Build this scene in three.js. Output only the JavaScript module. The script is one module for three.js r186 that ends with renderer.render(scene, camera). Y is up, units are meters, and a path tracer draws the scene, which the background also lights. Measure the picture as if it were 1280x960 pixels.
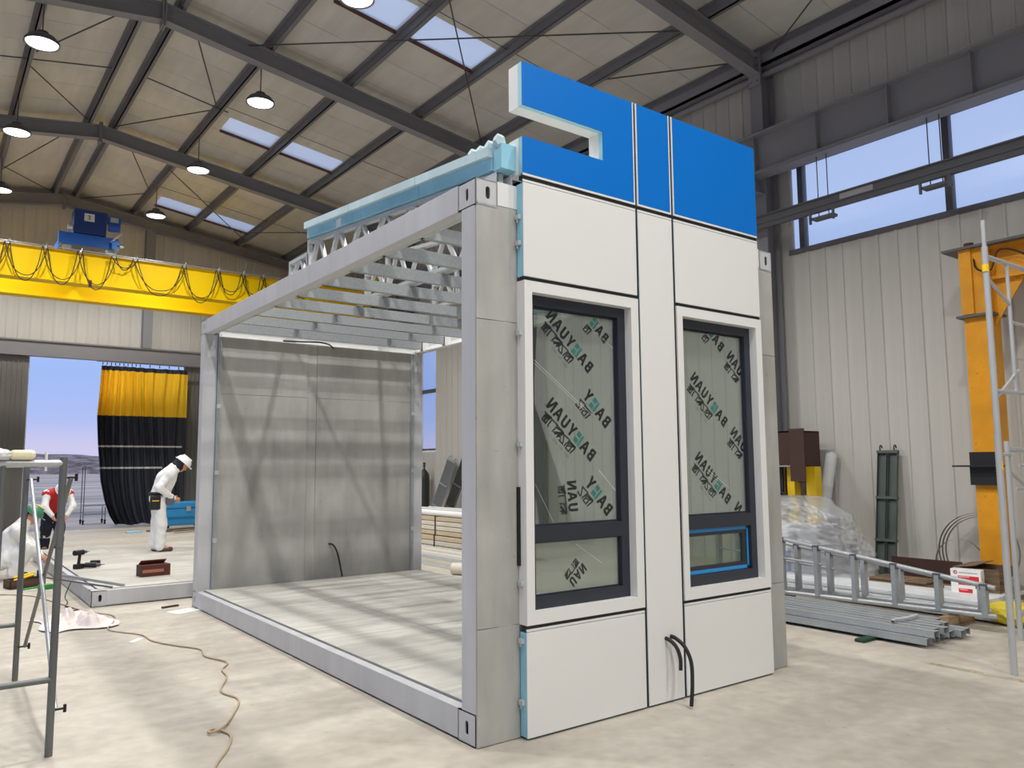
import * as THREE from 'three';
import { mergeGeometries } from 'three/addons/utils/BufferGeometryUtils.js';
import { RoundedBoxGeometry } from 'three/addons/geometries/RoundedBoxGeometry.js';
import { MarchingCubes } from 'three/addons/objects/MarchingCubes.js';

// ---------- camera, sky, exposure ----------
const scene = new THREE.Scene();
const camera = new THREE.PerspectiveCamera(52.13, 1280 / 960, 0.05, 2000);
camera.position.set(-2.664, 1.63, 3.918);
camera.rotation.set(0.10405, -0.6431, -0.00705, 'YXZ');
const renderer = new THREE.WebGLRenderer({ antialias: true });
renderer.toneMapping = THREE.LinearToneMapping;
renderer.toneMappingExposure = 1.0;
renderer.shadowMap.enabled = true;
{ // evening sky: pale lilac at the horizon, clear blue above
  const w = 64, h = 256, d = new Float32Array(w * h * 4), stops = [[-90, .50, .50, .70], [-1, .62, .60, .84], [1.6, .62, .60, .86], [3, .44, .53, .90], [6, .36, .51, .93], [18, .57, .69, .99], [90, .57, .69, .99]];
  for (let j = 0; j < h; j++) {
    const el = (j + .5) / h * 180 - 90;
    let k = 0; while (k < stops.length - 2 && el > stops[k + 1][0]) k++;
    const a = stops[k], b = stops[k + 1], t = Math.min(1, Math.max(0, (el - a[0]) / (b[0] - a[0])));
    for (let i = 0; i < w; i++) { const o = (j * w + i) * 4; for (let c = 0; c < 3; c++) d[o + c] = a[c + 1] + (b[c + 1] - a[c + 1]) * t; d[o + 3] = 1; }
  }
  const sky = new THREE.DataTexture(d, w, h, THREE.RGBAFormat, THREE.FloatType);
  sky.mapping = THREE.EquirectangularReflectionMapping; sky.magFilter = sky.minFilter = THREE.LinearFilter; sky.needsUpdate = true;
  scene.background = sky;
}
const LAMP_CANDELA = 54, LAMP_COLOR = new THREE.Color().setRGB(1, .982, .945), LAMP_GLOW = 3;

// ---------- helpers ----------
const V = (x, y, z) => new THREE.Vector3(x, y, z);
let seed = 7; const rnd = () => { seed = (seed * 1664525 + 1013904223) >>> 0; return seed / 4294967296; };
const rr = (a, b) => a + (b - a) * rnd();
const counts = {};
function numbered(n) { const c = counts[n] = (counts[n] ?? -1) + 1; return c ? n + '_' + String(c).padStart(3, '0') : n; }
function flat(g) { g = g.index ? g.toNonIndexed() : g; for (const k of Object.keys(g.attributes)) if (!['position', 'normal', 'uv'].includes(k)) g.deleteAttribute(k); if (!g.attributes.uv) g.setAttribute('uv', new THREE.BufferAttribute(new Float32Array(g.attributes.position.count * 2), 2)); return g; }
const merge = (l) => (l = l.flat(), l.length === 1 ? l[0] : mergeGeometries(l.map(flat)));
function metricUv(g) { // uv in metres, projected along each face's main axis of the part itself
  const p = g.attributes.position, n = g.attributes.normal, uv = new Float32Array(p.count * 2);
  for (let i = 0; i < p.count; i++) {
    const ax = Math.abs(n.getX(i)), ay = Math.abs(n.getY(i)), az = Math.abs(n.getZ(i));
    const [u, v] = ax > ay && ax > az ? [p.getZ(i), p.getY(i)] : ay > az ? [p.getX(i), p.getZ(i)] : [p.getX(i), p.getY(i)];
    uv[i * 2] = u; uv[i * 2 + 1] = v;
  }
  g.setAttribute('uv', new THREE.BufferAttribute(uv, 2)); return g;
}
const box = (w, h, d, x = 0, y = 0, z = 0) => new THREE.BoxGeometry(w, h, d).translate(x, y, z);
const bb = (x0, x1, y0, y1, z0, z1) => box(x1 - x0, y1 - y0, z1 - z0, (x0 + x1) / 2, (y0 + y1) / 2, (z0 + z1) / 2);   // by bounds
const rb = (x0, x1, y0, y1, z0, z1, r = .004) => new RoundedBoxGeometry(x1 - x0, y1 - y0, z1 - z0, 1, Math.min(r, (x1 - x0) * .45, (y1 - y0) * .45, (z1 - z0) * .45)).translate((x0 + x1) / 2, (y0 + y1) / 2, (z0 + z1) / 2);
function rod(a, b, r, seg = 8, r2 = r) {
  const d = b.clone().sub(a), g = new THREE.CylinderGeometry(r2, r, d.length(), seg);
  return g.applyQuaternion(new THREE.Quaternion().setFromUnitVectors(V(0, 1, 0), d.normalize())).translate((a.x + b.x) / 2, (a.y + b.y) / 2, (a.z + b.z) / 2);
}
function pipe(a, b, r, t = .004, seg = 12) { // hollow tube
  const d = b.clone().sub(a), L = d.length(), g = new THREE.LatheGeometry([[r - t, 0], [r, 0], [r, L], [r - t, L], [r - t, 0]].map(q => new THREE.Vector2(...q)), seg);
  return g.applyQuaternion(new THREE.Quaternion().setFromUnitVectors(V(0, 1, 0), d.normalize())).translate(a.x, a.y, a.z);
}
const tube = (pts, r, seg = 40, rs = 8, closed = false) => new THREE.TubeGeometry(new THREE.CatmullRomCurve3(pts.map(p => p.isVector3 ? p : V(...p)), closed), seg, r, rs, closed);
const bar = (a, b, w, h) => { // rectangular bar from a to b
  const d = b.clone().sub(a), m = new THREE.Matrix4().lookAt(a, b, Math.abs(d.y) > .99 * d.length() ? V(1, 0, 0) : V(0, 1, 0)); m.setPosition((a.x + b.x) / 2, (a.y + b.y) / 2, (a.z + b.z) / 2);
  return new THREE.BoxGeometry(w, h, d.length()).applyMatrix4(m);
};
function shapeOf(pts, holes = []) { const s = new THREE.Shape(pts.map(p => new THREE.Vector2(...p))); for (const h of holes) s.holes.push(new THREE.Path(h.map(p => new THREE.Vector2(...p)))); return s; }
const prism = (pts, depth, holes, z = 0) => new THREE.ExtrudeGeometry(shapeOf(pts, holes), { depth, bevelEnabled: false }).translate(0, 0, z);   // outline in x y, thick in z
const rect = (x0, x1, y0, y1) => [[x0, y0], [x1, y0], [x1, y1], [x0, y1]];
const obround = (cx, cy, w, h, n = 6) => { const o = [], r = w / 2, s = h / 2 - r; for (let i = 0; i <= n; i++) { const a = Math.PI * i / n; o.push([cx + r * Math.cos(a), cy + s + r * Math.sin(a)]); } for (let i = 0; i <= n; i++) { const a = Math.PI * (1 + i / n); o.push([cx + r * Math.cos(a), cy - s + r * Math.sin(a)]); } return o; };
function put(name, geo, mat, parent, keepUv) {
  const g = Array.isArray(geo) ? merge(geo) : geo;
  if (!keepUv) metricUv(g);
  const m = new THREE.Mesh(g, mat); m.name = parent ? name : numbered(name); m.castShadow = m.receiveShadow = true; (parent || scene).add(m); return m;
}
function thing(name, label, category, pos = [0, 0, 0], turn = 0, group) {
  const o = new THREE.Group(); o.name = numbered(name); o.position.set(...pos); o.rotation.y = turn; o.userData = { label, category }; if (group) o.userData.group = group; scene.add(o); return o;
}
function tag(o, label, category, group) { o.userData = { ...o.userData, label, category }; if (group) o.userData.group = group; return o; }
function struct(name, geo, mat, label) { const o = geo ? put(name, geo, mat) : new THREE.Group(); if (!geo) { o.name = numbered(name); scene.add(o); } o.userData.kind = 'structure'; if (label) o.userData.label = label; return o; }
function copyOf(root, pos, turn, label, group) { const r = root.clone(); r.name = numbered(root.name.replace(/_\d{3}$/, '')); if (pos) r.position.set(...pos); if (turn !== undefined) r.rotation.y = turn; r.userData = { ...root.userData }; if (label) r.userData.label = label; if (group) r.userData.group = group; scene.add(r); return r; }

// ---------- textures ----------
const hash = (x, y, s) => { let h = (x * 374761393 + y * 668265263 + s * 1442695041) | 0; h = Math.imul(h ^ (h >>> 13), 1274126177); return ((h ^ (h >>> 16)) >>> 0) / 4294967296; };
function vnoise(x, y, px, py, s) { // tiling value noise
  const xi = Math.floor(x), yi = Math.floor(y), f = t => t * t * (3 - 2 * t), fx = f(x - xi), fy = f(y - yi), m = (a, n) => ((a % n) + n) % n;
  const a = hash(m(xi, px), m(yi, py), s), b = hash(m(xi + 1, px), m(yi, py), s), c = hash(m(xi, px), m(yi + 1, py), s), d = hash(m(xi + 1, px), m(yi + 1, py), s);
  return a + (b - a) * fx + (c - a) * fy + (a - b - c + d) * fx * fy;
}
const fbm = (u, v, nx, ny, s, o = 4) => { let t = 0, a = .5, k = 0; for (let i = 0; i < o; i++) { t += a * vnoise(u * nx, v * ny, nx, ny, s + i); k += a; a *= .55; nx *= 2; ny *= 2; } return t / k; };
function tex(size, metres, fn, srgb = true) { // fn(u, v) -> [r, g, b] 0..1 or a number; repeats every `metres`
  const d = new Uint8Array(size * size * 4);
  for (let j = 0; j < size; j++) for (let i = 0; i < size; i++) { let c = fn((i + .5) / size, (j + .5) / size); if (!c.length) c = [c, c, c]; const o = (j * size + i) * 4; for (let k = 0; k < 3; k++) d[o + k] = Math.max(0, Math.min(255, c[k] * 255)); d[o + 3] = 255; }
  const t = new THREE.DataTexture(d, size, size); t.wrapS = t.wrapT = THREE.RepeatWrapping; t.magFilter = THREE.LinearFilter; t.minFilter = THREE.LinearMipmapLinearFilter; t.generateMipmaps = true; if (srgb) t.colorSpace = THREE.SRGBColorSpace; t.repeat.set(1 / metres, 1 / metres); t.needsUpdate = true; return t;
}
const mixc = (a, b, t) => a.map((x, i) => x + (b[i] - x) * t);
const T = {
  concrete: tex(1024, 7, (u, v) => { // trowelled slab: broad patches, drag marks along x, dirt specks and scratches
    const big = fbm(u, v, 4, 4, 3, 5), drag = fbm(u, v, 3, 28, 21, 4), fine = fbm(u, v, 90, 90, 9, 2), spot = fbm(u, v, 160, 160, 33, 2);
    let c = mixc([.76, .735, .69], [.87, .85, .81], Math.min(1, Math.max(0, .5 + (big - .5) * .8 + (drag - .5) * 1.2)));
    const k = 1 + (fine - .5) * .12 - (spot > .86 ? (spot - .86) * 1.6 : 0); return c.map(x => x * k);
  }),
  board: tex(512, 2.4, (u, v) => { const a = fbm(u, v, 5, 4, 5, 5), b = fbm(u, v, 30, 6, 8, 3), s = fbm(u, v, 60, 60, 14, 2); return .86 + (a - .5) * .2 + (b - .5) * .1 - (s > .9 ? .08 : 0); }),
  floorboard: tex(512, 2.4, (u, v) => { const a = fbm(u, v, 4, 5, 15, 5), b = fbm(u, v, 5, 40, 18, 3); return .84 + (a - .5) * .24 + (b - .5) * .16; }),
  galv: tex(256, .3, (u, v) => { const n = 22; let best = 9, id = 0; const x = u * n, y = v * n, xi = Math.floor(x), yi = Math.floor(y); for (let i = -1; i < 2; i++) for (let j = -1; j < 2; j++) { const cx = ((xi + i) % n + n) % n, cy = ((yi + j) % n + n) % n, dx = xi + i + hash(cx, cy, 1) - x, dy = yi + j + hash(cx, cy, 2) - y, q = dx * dx + dy * dy; if (q < best) { best = q; id = hash(cx, cy, 5); } } return .9 + id * .06; }),
  paint: tex(512, 3, (u, v) => { const a = fbm(u, v, 4, 3, 41, 5), b = fbm(u, v, 24, 3, 47, 3); return .88 + (a - .5) * .10 + (b - .5) * .07; }),
  wood: tex(256, 1, (u, v) => { const a = fbm(u, v, 2, 30, 61, 4); return .72 + (a - .5) * .5; }),
  rust: tex(256, 1, (u, v) => { const a = fbm(u, v, 6, 6, 71, 5); return mixc([.34, .22, .17], [.55, .40, .31], a); }),
  scuff: tex(512, 1.5, (u, v) => { const a = fbm(u, v, 6, 6, 81, 5), b = fbm(u, v, 50, 50, 83, 2); return .9 + (a - .5) * .14 - (b > .8 && a > .55 ? .12 : 0); }),
  desert: tex(512, 60, (u, v) => { const a = fbm(u, v, 3, 26, 101, 4), b = fbm(u, v, 30, 30, 103, 3); return .8 + (a - .5) * .5 + (b - .5) * .12; }),
  scrub: tex(256, 40, (u, v) => .72 + (fbm(u, v, 14, 14, 111, 4) - .5) * .8),
  bumpy: tex(256, .6, (u, v) => fbm(u, v, 6, 6, 91, 4), false),
};
const hex = (c) => new THREE.Color(c);
function mat(color, o = {}) { const m = o.physical ? new THREE.MeshPhysicalMaterial() : new THREE.MeshStandardMaterial(); m.color = hex(color); m.roughness = .7; for (const k in o) if (k !== 'physical') m[k] = o[k]; return m; }
const M = {
  concrete: mat('#e6e3df', { map: T.concrete, roughness: .62 }),
  outground: mat('#ffe8d2', { map: T.desert, roughness: 1 }), hill: mat('#cdb2aa', { map: T.scrub, roughness: 1 }),
  wall: mat('#e4e1d9', { map: T.paint, roughness: .55 }), wall2: mat('#e1ded6', { map: T.paint, roughness: .55 }), wall3: mat('#e6e3db', { map: T.paint, roughness: .55 }),
  wallcore: mat('#b8b2a6'),
  roof: mat('#e6e3dc', { map: T.paint, roughness: .6 }), roof2: mat('#e2dfd8', { map: T.paint, roughness: .6 }),
  steel: mat('#85858a', { roughness: .55 }), steeldark: mat('#5b5b60', { roughness: .55 }), steellight: mat('#a3a3a4', { roughness: .5 }), purlin: mat('#737378', { roughness: .55 }), rodm: mat('#4a4744', { roughness: .5 }),
  doorleaf: mat('#6f6d6a', { roughness: .6 }),
  glass: mat('#f2f6fb', { physical: true, transmission: 1, thickness: 0, roughness: .24 }), skylight: mat('#f4f6f8', { physical: true, transmission: .92, thickness: 0, roughness: .5 }),
  redwood: mat('#7c4634', { map: T.wood }), blackframe: mat('#2b2d33', { roughness: .5 }),
  crane: mat('#f6cc00', { physical: true, roughness: .5, specularIntensity: .4 }), blue: mat('#1d5bb5', { roughness: .4 }), bluedark: mat('#173a7c', { roughness: .45 }), chrome: mat('#c9ccd0', { metalness: .8, roughness: .3 }),
  black: mat('#17181a', { roughness: .55 }), rubber: mat('#1c1d1f', { roughness: .6 }), white: mat('#ececea', { roughness: .5 }),
  frame: mat('#e6e7ea', { map: T.paint, roughness: .45 }), framelight: mat('#e6e6e4', { roughness: .45 }),
  board: mat('#cbcac4', { map: T.board, roughness: .8 }), board2: mat('#c5c4be', { map: T.board, roughness: .8 }), floorboard: mat('#e6e2d8', { map: T.floorboard, roughness: .6 }), floorboard2: mat('#dfdbd1', { map: T.floorboard, roughness: .6 }),
  galv: mat('#b6bcbf', { map: T.galv, metalness: .3, roughness: .42 }), galvlight: mat('#d6dadb', { map: T.galv, metalness: .2, roughness: .42 }), tubem: mat('#bfc2c4', { metalness: .4, roughness: .36 }), oldtube: mat('#7c7f7e', { map: T.scuff, metalness: .45, roughness: .45 }),
  panel: mat('#e9e9e6', { roughness: .42 }), panelblue: mat('#0072ce', { physical: true, roughness: .5, specularIntensity: .45 }), xps: mat('#a8e6fc', { roughness: .8, map: T.scuff }), xpsedge: mat('#b8ecf6', { roughness: .85, map: T.scuff }), xpslight: mat('#dcf5fa', { roughness: .85, map: T.scuff }), winframe: mat('#2c303b', { roughness: .4 }), pane: mat('#c2cbc4', { physical: true, transmission: .96, thickness: 0, roughness: .03 }),
  tape: mat('#2f97dc', { roughness: .35 }), timber: mat('#c9a982', { map: T.wood }), darkwood: mat('#6b4a36', { map: T.wood }), rust: mat('#ffffff', { map: T.rust, roughness: .8 }), brown: mat('#4a2f26', { roughness: .6, map: T.scuff }), orange: mat('#f2a50c', { map: T.scuff, roughness: .5 }), yellow: mat('#f0c91c', { roughness: .5 }), card: mat('#a98a6a', { map: T.wood, roughness: .9 }),
  skin: mat('#c98d6d', { roughness: .6 }), coverall: mat('#eeeeec', { roughness: .75 }), helmet: mat('#f2f2ee', { roughness: .35 }), navy: mat('#1c2030', { roughness: .85 }), red: mat('#c3262b', { roughness: .8 }), hairm: mat('#1a1715', { roughness: .8 }), greenm: mat('#2f9a3c', { roughness: .5 }), reflect: mat('#c9ccc9', { roughness: .4 }), shoe: mat('#5a4a40', { roughness: .8 }),
  plastic: mat('#f4f6f8', { physical: true, transmission: .82, thickness: 0, roughness: .3, side: THREE.DoubleSide }), foam: mat('#f1f4f6', { roughness: .75, map: T.scuff }), plank: mat('#5c6660', { map: T.scuff, metalness: .3, roughness: .5 }), cylinder: mat('#2a2f2b', { roughness: .45 }), wrap2: mat('#e2cfae', { roughness: .55, map: T.paint }), greenpaint: mat('#173f29', { roughness: .6 }), wrap: mat('#f6ecd8', { roughness: .55, map: T.paint }), cream: mat('#f3ecc9', { roughness: .6 }), cord: mat('#b9a58a', { roughness: .7 }), sack: mat('#d9c43a', { roughness: .8, bumpMap: T.bumpy, bumpScale: .02 }), greysack: mat('#7f7c77', { roughness: .9, bumpMap: T.bumpy, bumpScale: .02 }), ring: mat('#8e8c86', { metalness: .6, roughness: .4 }),
};

// ---------- the hall ----------
const XR = 8.5, XL = -8.1, RIDGE = .2, ZF = -21.6, ZB = 14.6, SL = .143, ROOF0 = 9.7, roofY = (x, y0 = ROOF0) => y0 - SL * Math.abs(x - RIDGE);
struct('floor', bb(XL - .3, XR + .3, -.3, 0, ZF - .25, ZB + .3), M.concrete);
{ // worn yellow paint line on the slab
  const wear = tex(256, 1, (u, v) => Math.max(0, fbm(u, v, 9, 9, 121, 4) - .46) * 1.5, false); struct('floor_marking', bb(3.99, 4.07, 0, .0015, .65, 5), mat('#e8cf7a', { roughness: .7, transparent: true, alphaMap: wear }), 'worn yellow paint line on the concrete near the scaffold tower');
}
{ // desert outside the far door
  const g = new THREE.PlaneGeometry(1200, 900, 60, 60).rotateX(-Math.PI / 2).translate(0, -.12, ZF - 450.2); struct('ground', g, M.outground, 'flat desert ground outside the open hall door');
  const n = 160, pos = [], idx = [];
  for (let i = 0; i <= n; i++) { const x = -200 + 520 * i / n; for (let j = 0; j <= 10; j++) { const t = j / 10, h = (5.2 + 5.5 * fbm(i / n, .3, 12, 5, 55, 5)) * Math.sin(t * Math.PI * .5) ** .8 + 1.8 * (fbm(i / n, t, 60, 6, 57, 3) - .5) * t; pos.push(x, j ? h : -.3, -300 - t * 60 - 10 * fbm(i / n, t, 20, 4, 58, 3)); } }
  for (let i = 0; i < n; i++) for (let j = 0; j < 10; j++) { const a = i * 11 + j, b = a + 11; idx.push(a, b, a + 1, b, b + 1, a + 1); }
  const hg = new THREE.BufferGeometry(); hg.setAttribute('position', new THREE.Float32BufferAttribute(pos, 3)); hg.setIndex(idx); hg.computeVertexNormals();
  struct('hill', hg, M.hill, 'low hazy desert hills on the horizon');
}
// profiled cladding sheet: a flat pan with one raised rib, 1 m tall, scaled in y
const PITCH = .285;
function sheet() { const p = [[0, 0], [PITCH - .001, 0], [PITCH - .001, .028], [.055, .028], [.047, .043], [.014, .043], [.006, .028], [0, .028]]; return new THREE.ExtrudeGeometry(shapeOf(p), { depth: 1, bevelEnabled: false }).rotateX(-Math.PI / 2); } // width along x, rib towards -z, up y
const sheetG = sheet();
function cladding(parent, y0, y1, place, mats) { // place(mesh)
  const m = new THREE.Mesh(sheetG, mats[Math.floor(rnd() * mats.length)]); m.name = 'cladding_sheet'; m.castShadow = m.receiveShadow = true; m.scale.y = y1 - y0; m.position.y = y0; place(m); parent.add(m); return m;
}
sheetG.scale(1, 1, 1); metricUv(sheetG);
{ // right wall: sheets below and above the window band; the rib faces the room
  const w = struct('wall_right'), SILL = 5.05, HEAD = 6.52, WZ = -3.34;
  const n = Math.ceil((2.4 - ZF) / PITCH);
  for (let i = 0; i < n; i++) {
    const z = 2.4 - i * PITCH, at = m => { m.rotation.y = Math.PI / 2; m.position.x = XR; m.position.z = z; };   // local x -> -z
    const mid = z - PITCH / 2, hole = mid > -15.3 && mid < -14.3;
    if (hole) { cladding(w, 0, 2.02, at, [M.wall, M.wall2]); cladding(w, 4.93, 8.4, at, [M.wall, M.wall2]); }
    else if (mid > WZ) { cladding(w, 0, SILL, at, [M.wall, M.wall2, M.wall3]); cladding(w, HEAD, 8.45, at, [M.wall, M.wall2]); }
    else cladding(w, 0, 8.45, at, [M.wall, M.wall2, M.wall3]);
  }
  // cores behind the sheets, with the openings left free
  const c = (y0, y1, z0, z1) => put('wall_core', bb(XR + .003, XR + .12, y0, y1, z0, z1), M.wallcore, w);
  c(0, SILL - .02, -3.36, ZB); c(HEAD + .02, 8.6, -3.36, ZB); c(0, 2.0, -15.32, -14.28); c(4.95, 8.6, -15.32, -14.28); c(0, 8.6, -14.28, -3.36); c(0, 8.6, ZF, -15.32);
  const band = struct('window_1'); band.userData.label = 'long strip window high in the right wall';
  for (let k = 0, z = -3.14; z < ZB; k++, z += 2.27) { put('mullion', bb(XR - .02, XR + .1, SILL, HEAD, z - .045, z + .045), M.steeldark, band); put('glass_pane', bb(XR + .035, XR + .039, SILL + .03, HEAD - .03, z + .045, Math.min(z + 2.225, ZB)), M.glass, band); }
  put('glass_pane', bb(XR + .035, XR + .039, SILL + .03, HEAD - .03, -3.34, -3.185), M.glass, band);
  put('sill', bb(XR - .06, XR + .12, SILL - .05, SILL + .03, -3.36, ZB), M.steeldark, band); put('head', bb(XR - .05, XR + .12, HEAD - .04, HEAD + .05, -3.36, ZB), M.steeldark, band);
  const w2 = struct('window_2'); w2.userData.label = 'tall narrow window low in the right wall'; put('frame', prism(rect(-.5, .5, 2.0, 4.95), .1, [rect(-.46, .46, 2.06, 4.9)], -.05).rotateY(Math.PI / 2).translate(XR + .03, 0, -14.8), M.framelight, w2);
  put('transom', bb(XR - .01, XR + .08, 3.66, 3.76, -15.28, -14.32), M.steeldark, w2); put('transom', bb(XR - .01, XR + .08, 2.07, 2.12, -15.28, -14.32), M.steeldark, w2);
  put('glass_pane', bb(XR + .035, XR + .039, 3.76, 4.9, -15.26, -14.34), M.glass, w2); put('glass_pane', bb(XR + .035, XR + .039, 2.12, 3.66, -15.26, -14.34), M.glass, w2);
}
{ // left wall, glazed in two tiers, and front wall, behind the camera
  const w = struct('wall_left'), c = (y0, y1) => put('wall_core', bb(XL - .12, XL, y0, y1, ZF, ZB), M.wall, w); c(0, 1.0); c(6.54, 8.6);
  const b = struct('window_3'); for (const [y0, y1] of [[1.0, 3.6], [3.75, 6.54]]) { put('transom', bb(XL - .1, XL + .02, y1, y1 + .15, ZF, ZB), M.steeldark, b); for (let z = ZF + .4; z < ZB; z += 2.27) { put('mullion', bb(XL - .1, XL + .02, y0, y1, z - .045, z + .045), M.steeldark, b); put('glass_pane', bb(XL - .05, XL - .046, y0, y1, z + .045, Math.min(z + 2.225, ZB)), M.glass, b); }
  put('glass_pane', bb(XL - .05, XL - .046, y0, y1, ZF, ZF + .355), M.glass, b); }
  struct('wall_front', prism([[XL, 0], [XR, 0], [XR, 8.62], [RIDGE, 9.8], [XL, 8.62]], .15, [], ZB), M.wall);
}
{ // far gable wall with the door opening
  const w = struct('wall_back'), DX0 = -.46, DX1 = 4.6, DH = 4.8;
  for (let i = 0; XL + i * PITCH < XR - .01; i++) {
    const x = XL + i * PITCH, mid = x + PITCH / 2, top = Math.max(8.4, roofY(mid, 9.5)), y0 = mid > DX0 && mid < DX1 ? DH : 0;
    const place = m => { m.rotation.y = Math.PI; m.position.x = x + PITCH; m.position.z = ZF; };
    cladding(w, y0, 6.6, place, [M.wall, M.wall2]); cladding(w, 6.6, top, place, [M.wall, M.wall2]);
  }
  put('wall_core', prism([[XL - .1, 0], [DX0, 0], [DX0, DH], [DX1, DH], [DX1, 0], [XR + .1, 0], [XR + .1, 8.5], [RIDGE, 9.75], [XL - .1, 8.5]], .12, [], ZF - .125), M.wallcore, w);
  const tr = struct('trim_1', [bb(XL, XR - .1, 4.8, 5.18, ZF + .05, ZF + .25), bb(XL, XR - .1, 5.18, 5.22, ZF + .05, ZF + .3), bb(XL, XR - .1, 4.77, 4.8, ZF + .05, ZF + .3)], M.steel, 'grey steel beam above the far doorway');
  struct('trim_2', [bb(2.42, 2.68, 5.22, 8.9, ZF + .06, ZF + .12), bb(2.53, 2.57, 5.22, 8.9, ZF + .12, ZF + .3), bb(2.42, 2.68, 5.22, 8.9, ZF + .3, ZF + .33)], M.steel, 'steel gable post above the far doorway');
  struct('trim_3', [bb(XL, XR - .1, 7.05, 7.25, ZF + .05, ZF + .12)], M.steel);
}
// sliding door leaves, dark ribbed sheet
for (const [x0, x1, label, grp] of [[-4.7, -.44, 'dark ribbed sliding door leaf beside the open far doorway'], [3.68, 7.9, 'dark ribbed sliding door leaf behind the yellow and black curtain']]) {
  const t = thing('sliding_door', label, 'door', [x0, 0, ZF + .12]); put('panel', bb(0, x1 - x0, .03, 4.76, -.02, .02), M.doorleaf, t);
  for (let x = .06; x < x1 - x0 - .02; x += .12) put('rib', rb(x - .022, x + .022, .05, 4.74, .02, .042, .01), M.doorleaf, t);
}
// steel frames: tapered rafters, columns
const FR = [-21.35, -15.65, -9.72, -3.6, 2.4, 8.4];
function iBeam(a, b, depth, fw, tf, tw) { // a, b on the underside centre line; depth up
  const up = V(0, 1, 0), l = []; const f = (y0, y1, w) => { const A = a.clone().addScaledVector(up, (y0 + y1) / 2), B = b.clone().addScaledVector(up, (y0 + y1) / 2); l.push(bar(A, B, w, y1 - y0)); };
  f(0, tf, fw); f(depth - tf, depth, fw); f(tf, depth - tf, tw); return l;
}
FR.forEach((z, i) => {
  const fr = struct('portal_frame'); fr.userData.label = 'grey steel portal frame carrying the roof';
  for (const [xe, s] of [[XR - .1, 1], [XL + .1, -1]]) {
    const a = V(RIDGE + s * .02, 9.17, z), b = V(xe - s * .35, roofY(xe - s * .35, 9.17), z);
    const r = put('rafter', iBeam(a, b, .32, .2, .016, .012), M.steel, fr);
    // splice plates, stiffeners and the knee
    put('splice_plate', bar(V(RIDGE + s * .02, 9.08, z), V(RIDGE + s * .02, 9.56, z), .2, .028), M.steel, fr);
    put('knee_plate', [bb(xe - s * .35 - .015, xe - s * .35 + .015, 7.86, 8.42, z - .11, z + .11)], M.steel, fr);
    for (let k = 0; k < 4; k++) for (const q of [-.06, .06]) put('bolt', rod(V(xe - s * .375, 7.94 + k * .13, z + q), V(xe - s * .325, 7.94 + k * .13, z + q), .016, 6), M.steeldark, fr);
    const cx0 = xe - s * .34, cx1 = xe, lo = Math.min(cx0, cx1), hi = Math.max(cx0, cx1);
    put('column', [bb(lo, lo + .016, 0, 8.3, z - .11, z + .11), bb(hi - .016, hi, 0, 8.3, z - .11, z + .11), bb(lo + .016, hi - .016, 0, 8.3, z - .006, z + .006)], M.steel, fr);
    put('base_plate', bb(lo - .06, hi + .05, 0, .025, z - .16, z + .16), M.steel, fr);
    put('crane_bracket', [bb(s > 0 ? lo - .42 : hi, s > 0 ? lo : hi + .42, 5.98, 6.0, z - .1, z + .1), bb(s > 0 ? lo - .42 : hi, s > 0 ? lo : hi + .42, 6.24, 6.26, z - .1, z + .1), bb(s > 0 ? lo - .42 : hi, s > 0 ? lo : hi + .42, 6.0, 6.24, z - .008, z + .008)], M.steel, fr);
  }
});
// purlins: cold-formed channels along the hall
const PUR = [.47, 2.03, 3.62, 5.18, 6.78, 8.2, -.06, -1.5, -3.08, -4.64, -6.2, -7.75];
for (const x of PUR) {
  const y = roofY(x, 9.6), p = struct('purlin', [bb(x - .012, x + .012, y - .1, y + .09, ZF, ZB), bb(x - .012, x + .07, y - .1, y - .085, ZF, ZB), bb(x - .07, x + .012, y + .075, y + .09, ZF, ZB)], M.purlin); p.userData.label = 'dark steel purlin running along the roof';
}
struct('eaves_strut', [bb(XR - .35, XR - .04, 8.2, 8.26, ZF, ZB), bb(XR - .35, XR - .33, 8.2, 8.42, ZF, ZB)], M.steel); struct('eaves_strut', rod(V(XR - .25, 8.1, ZF), V(XR - .25, 8.1, ZB), .06, 10), M.steel);
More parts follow.
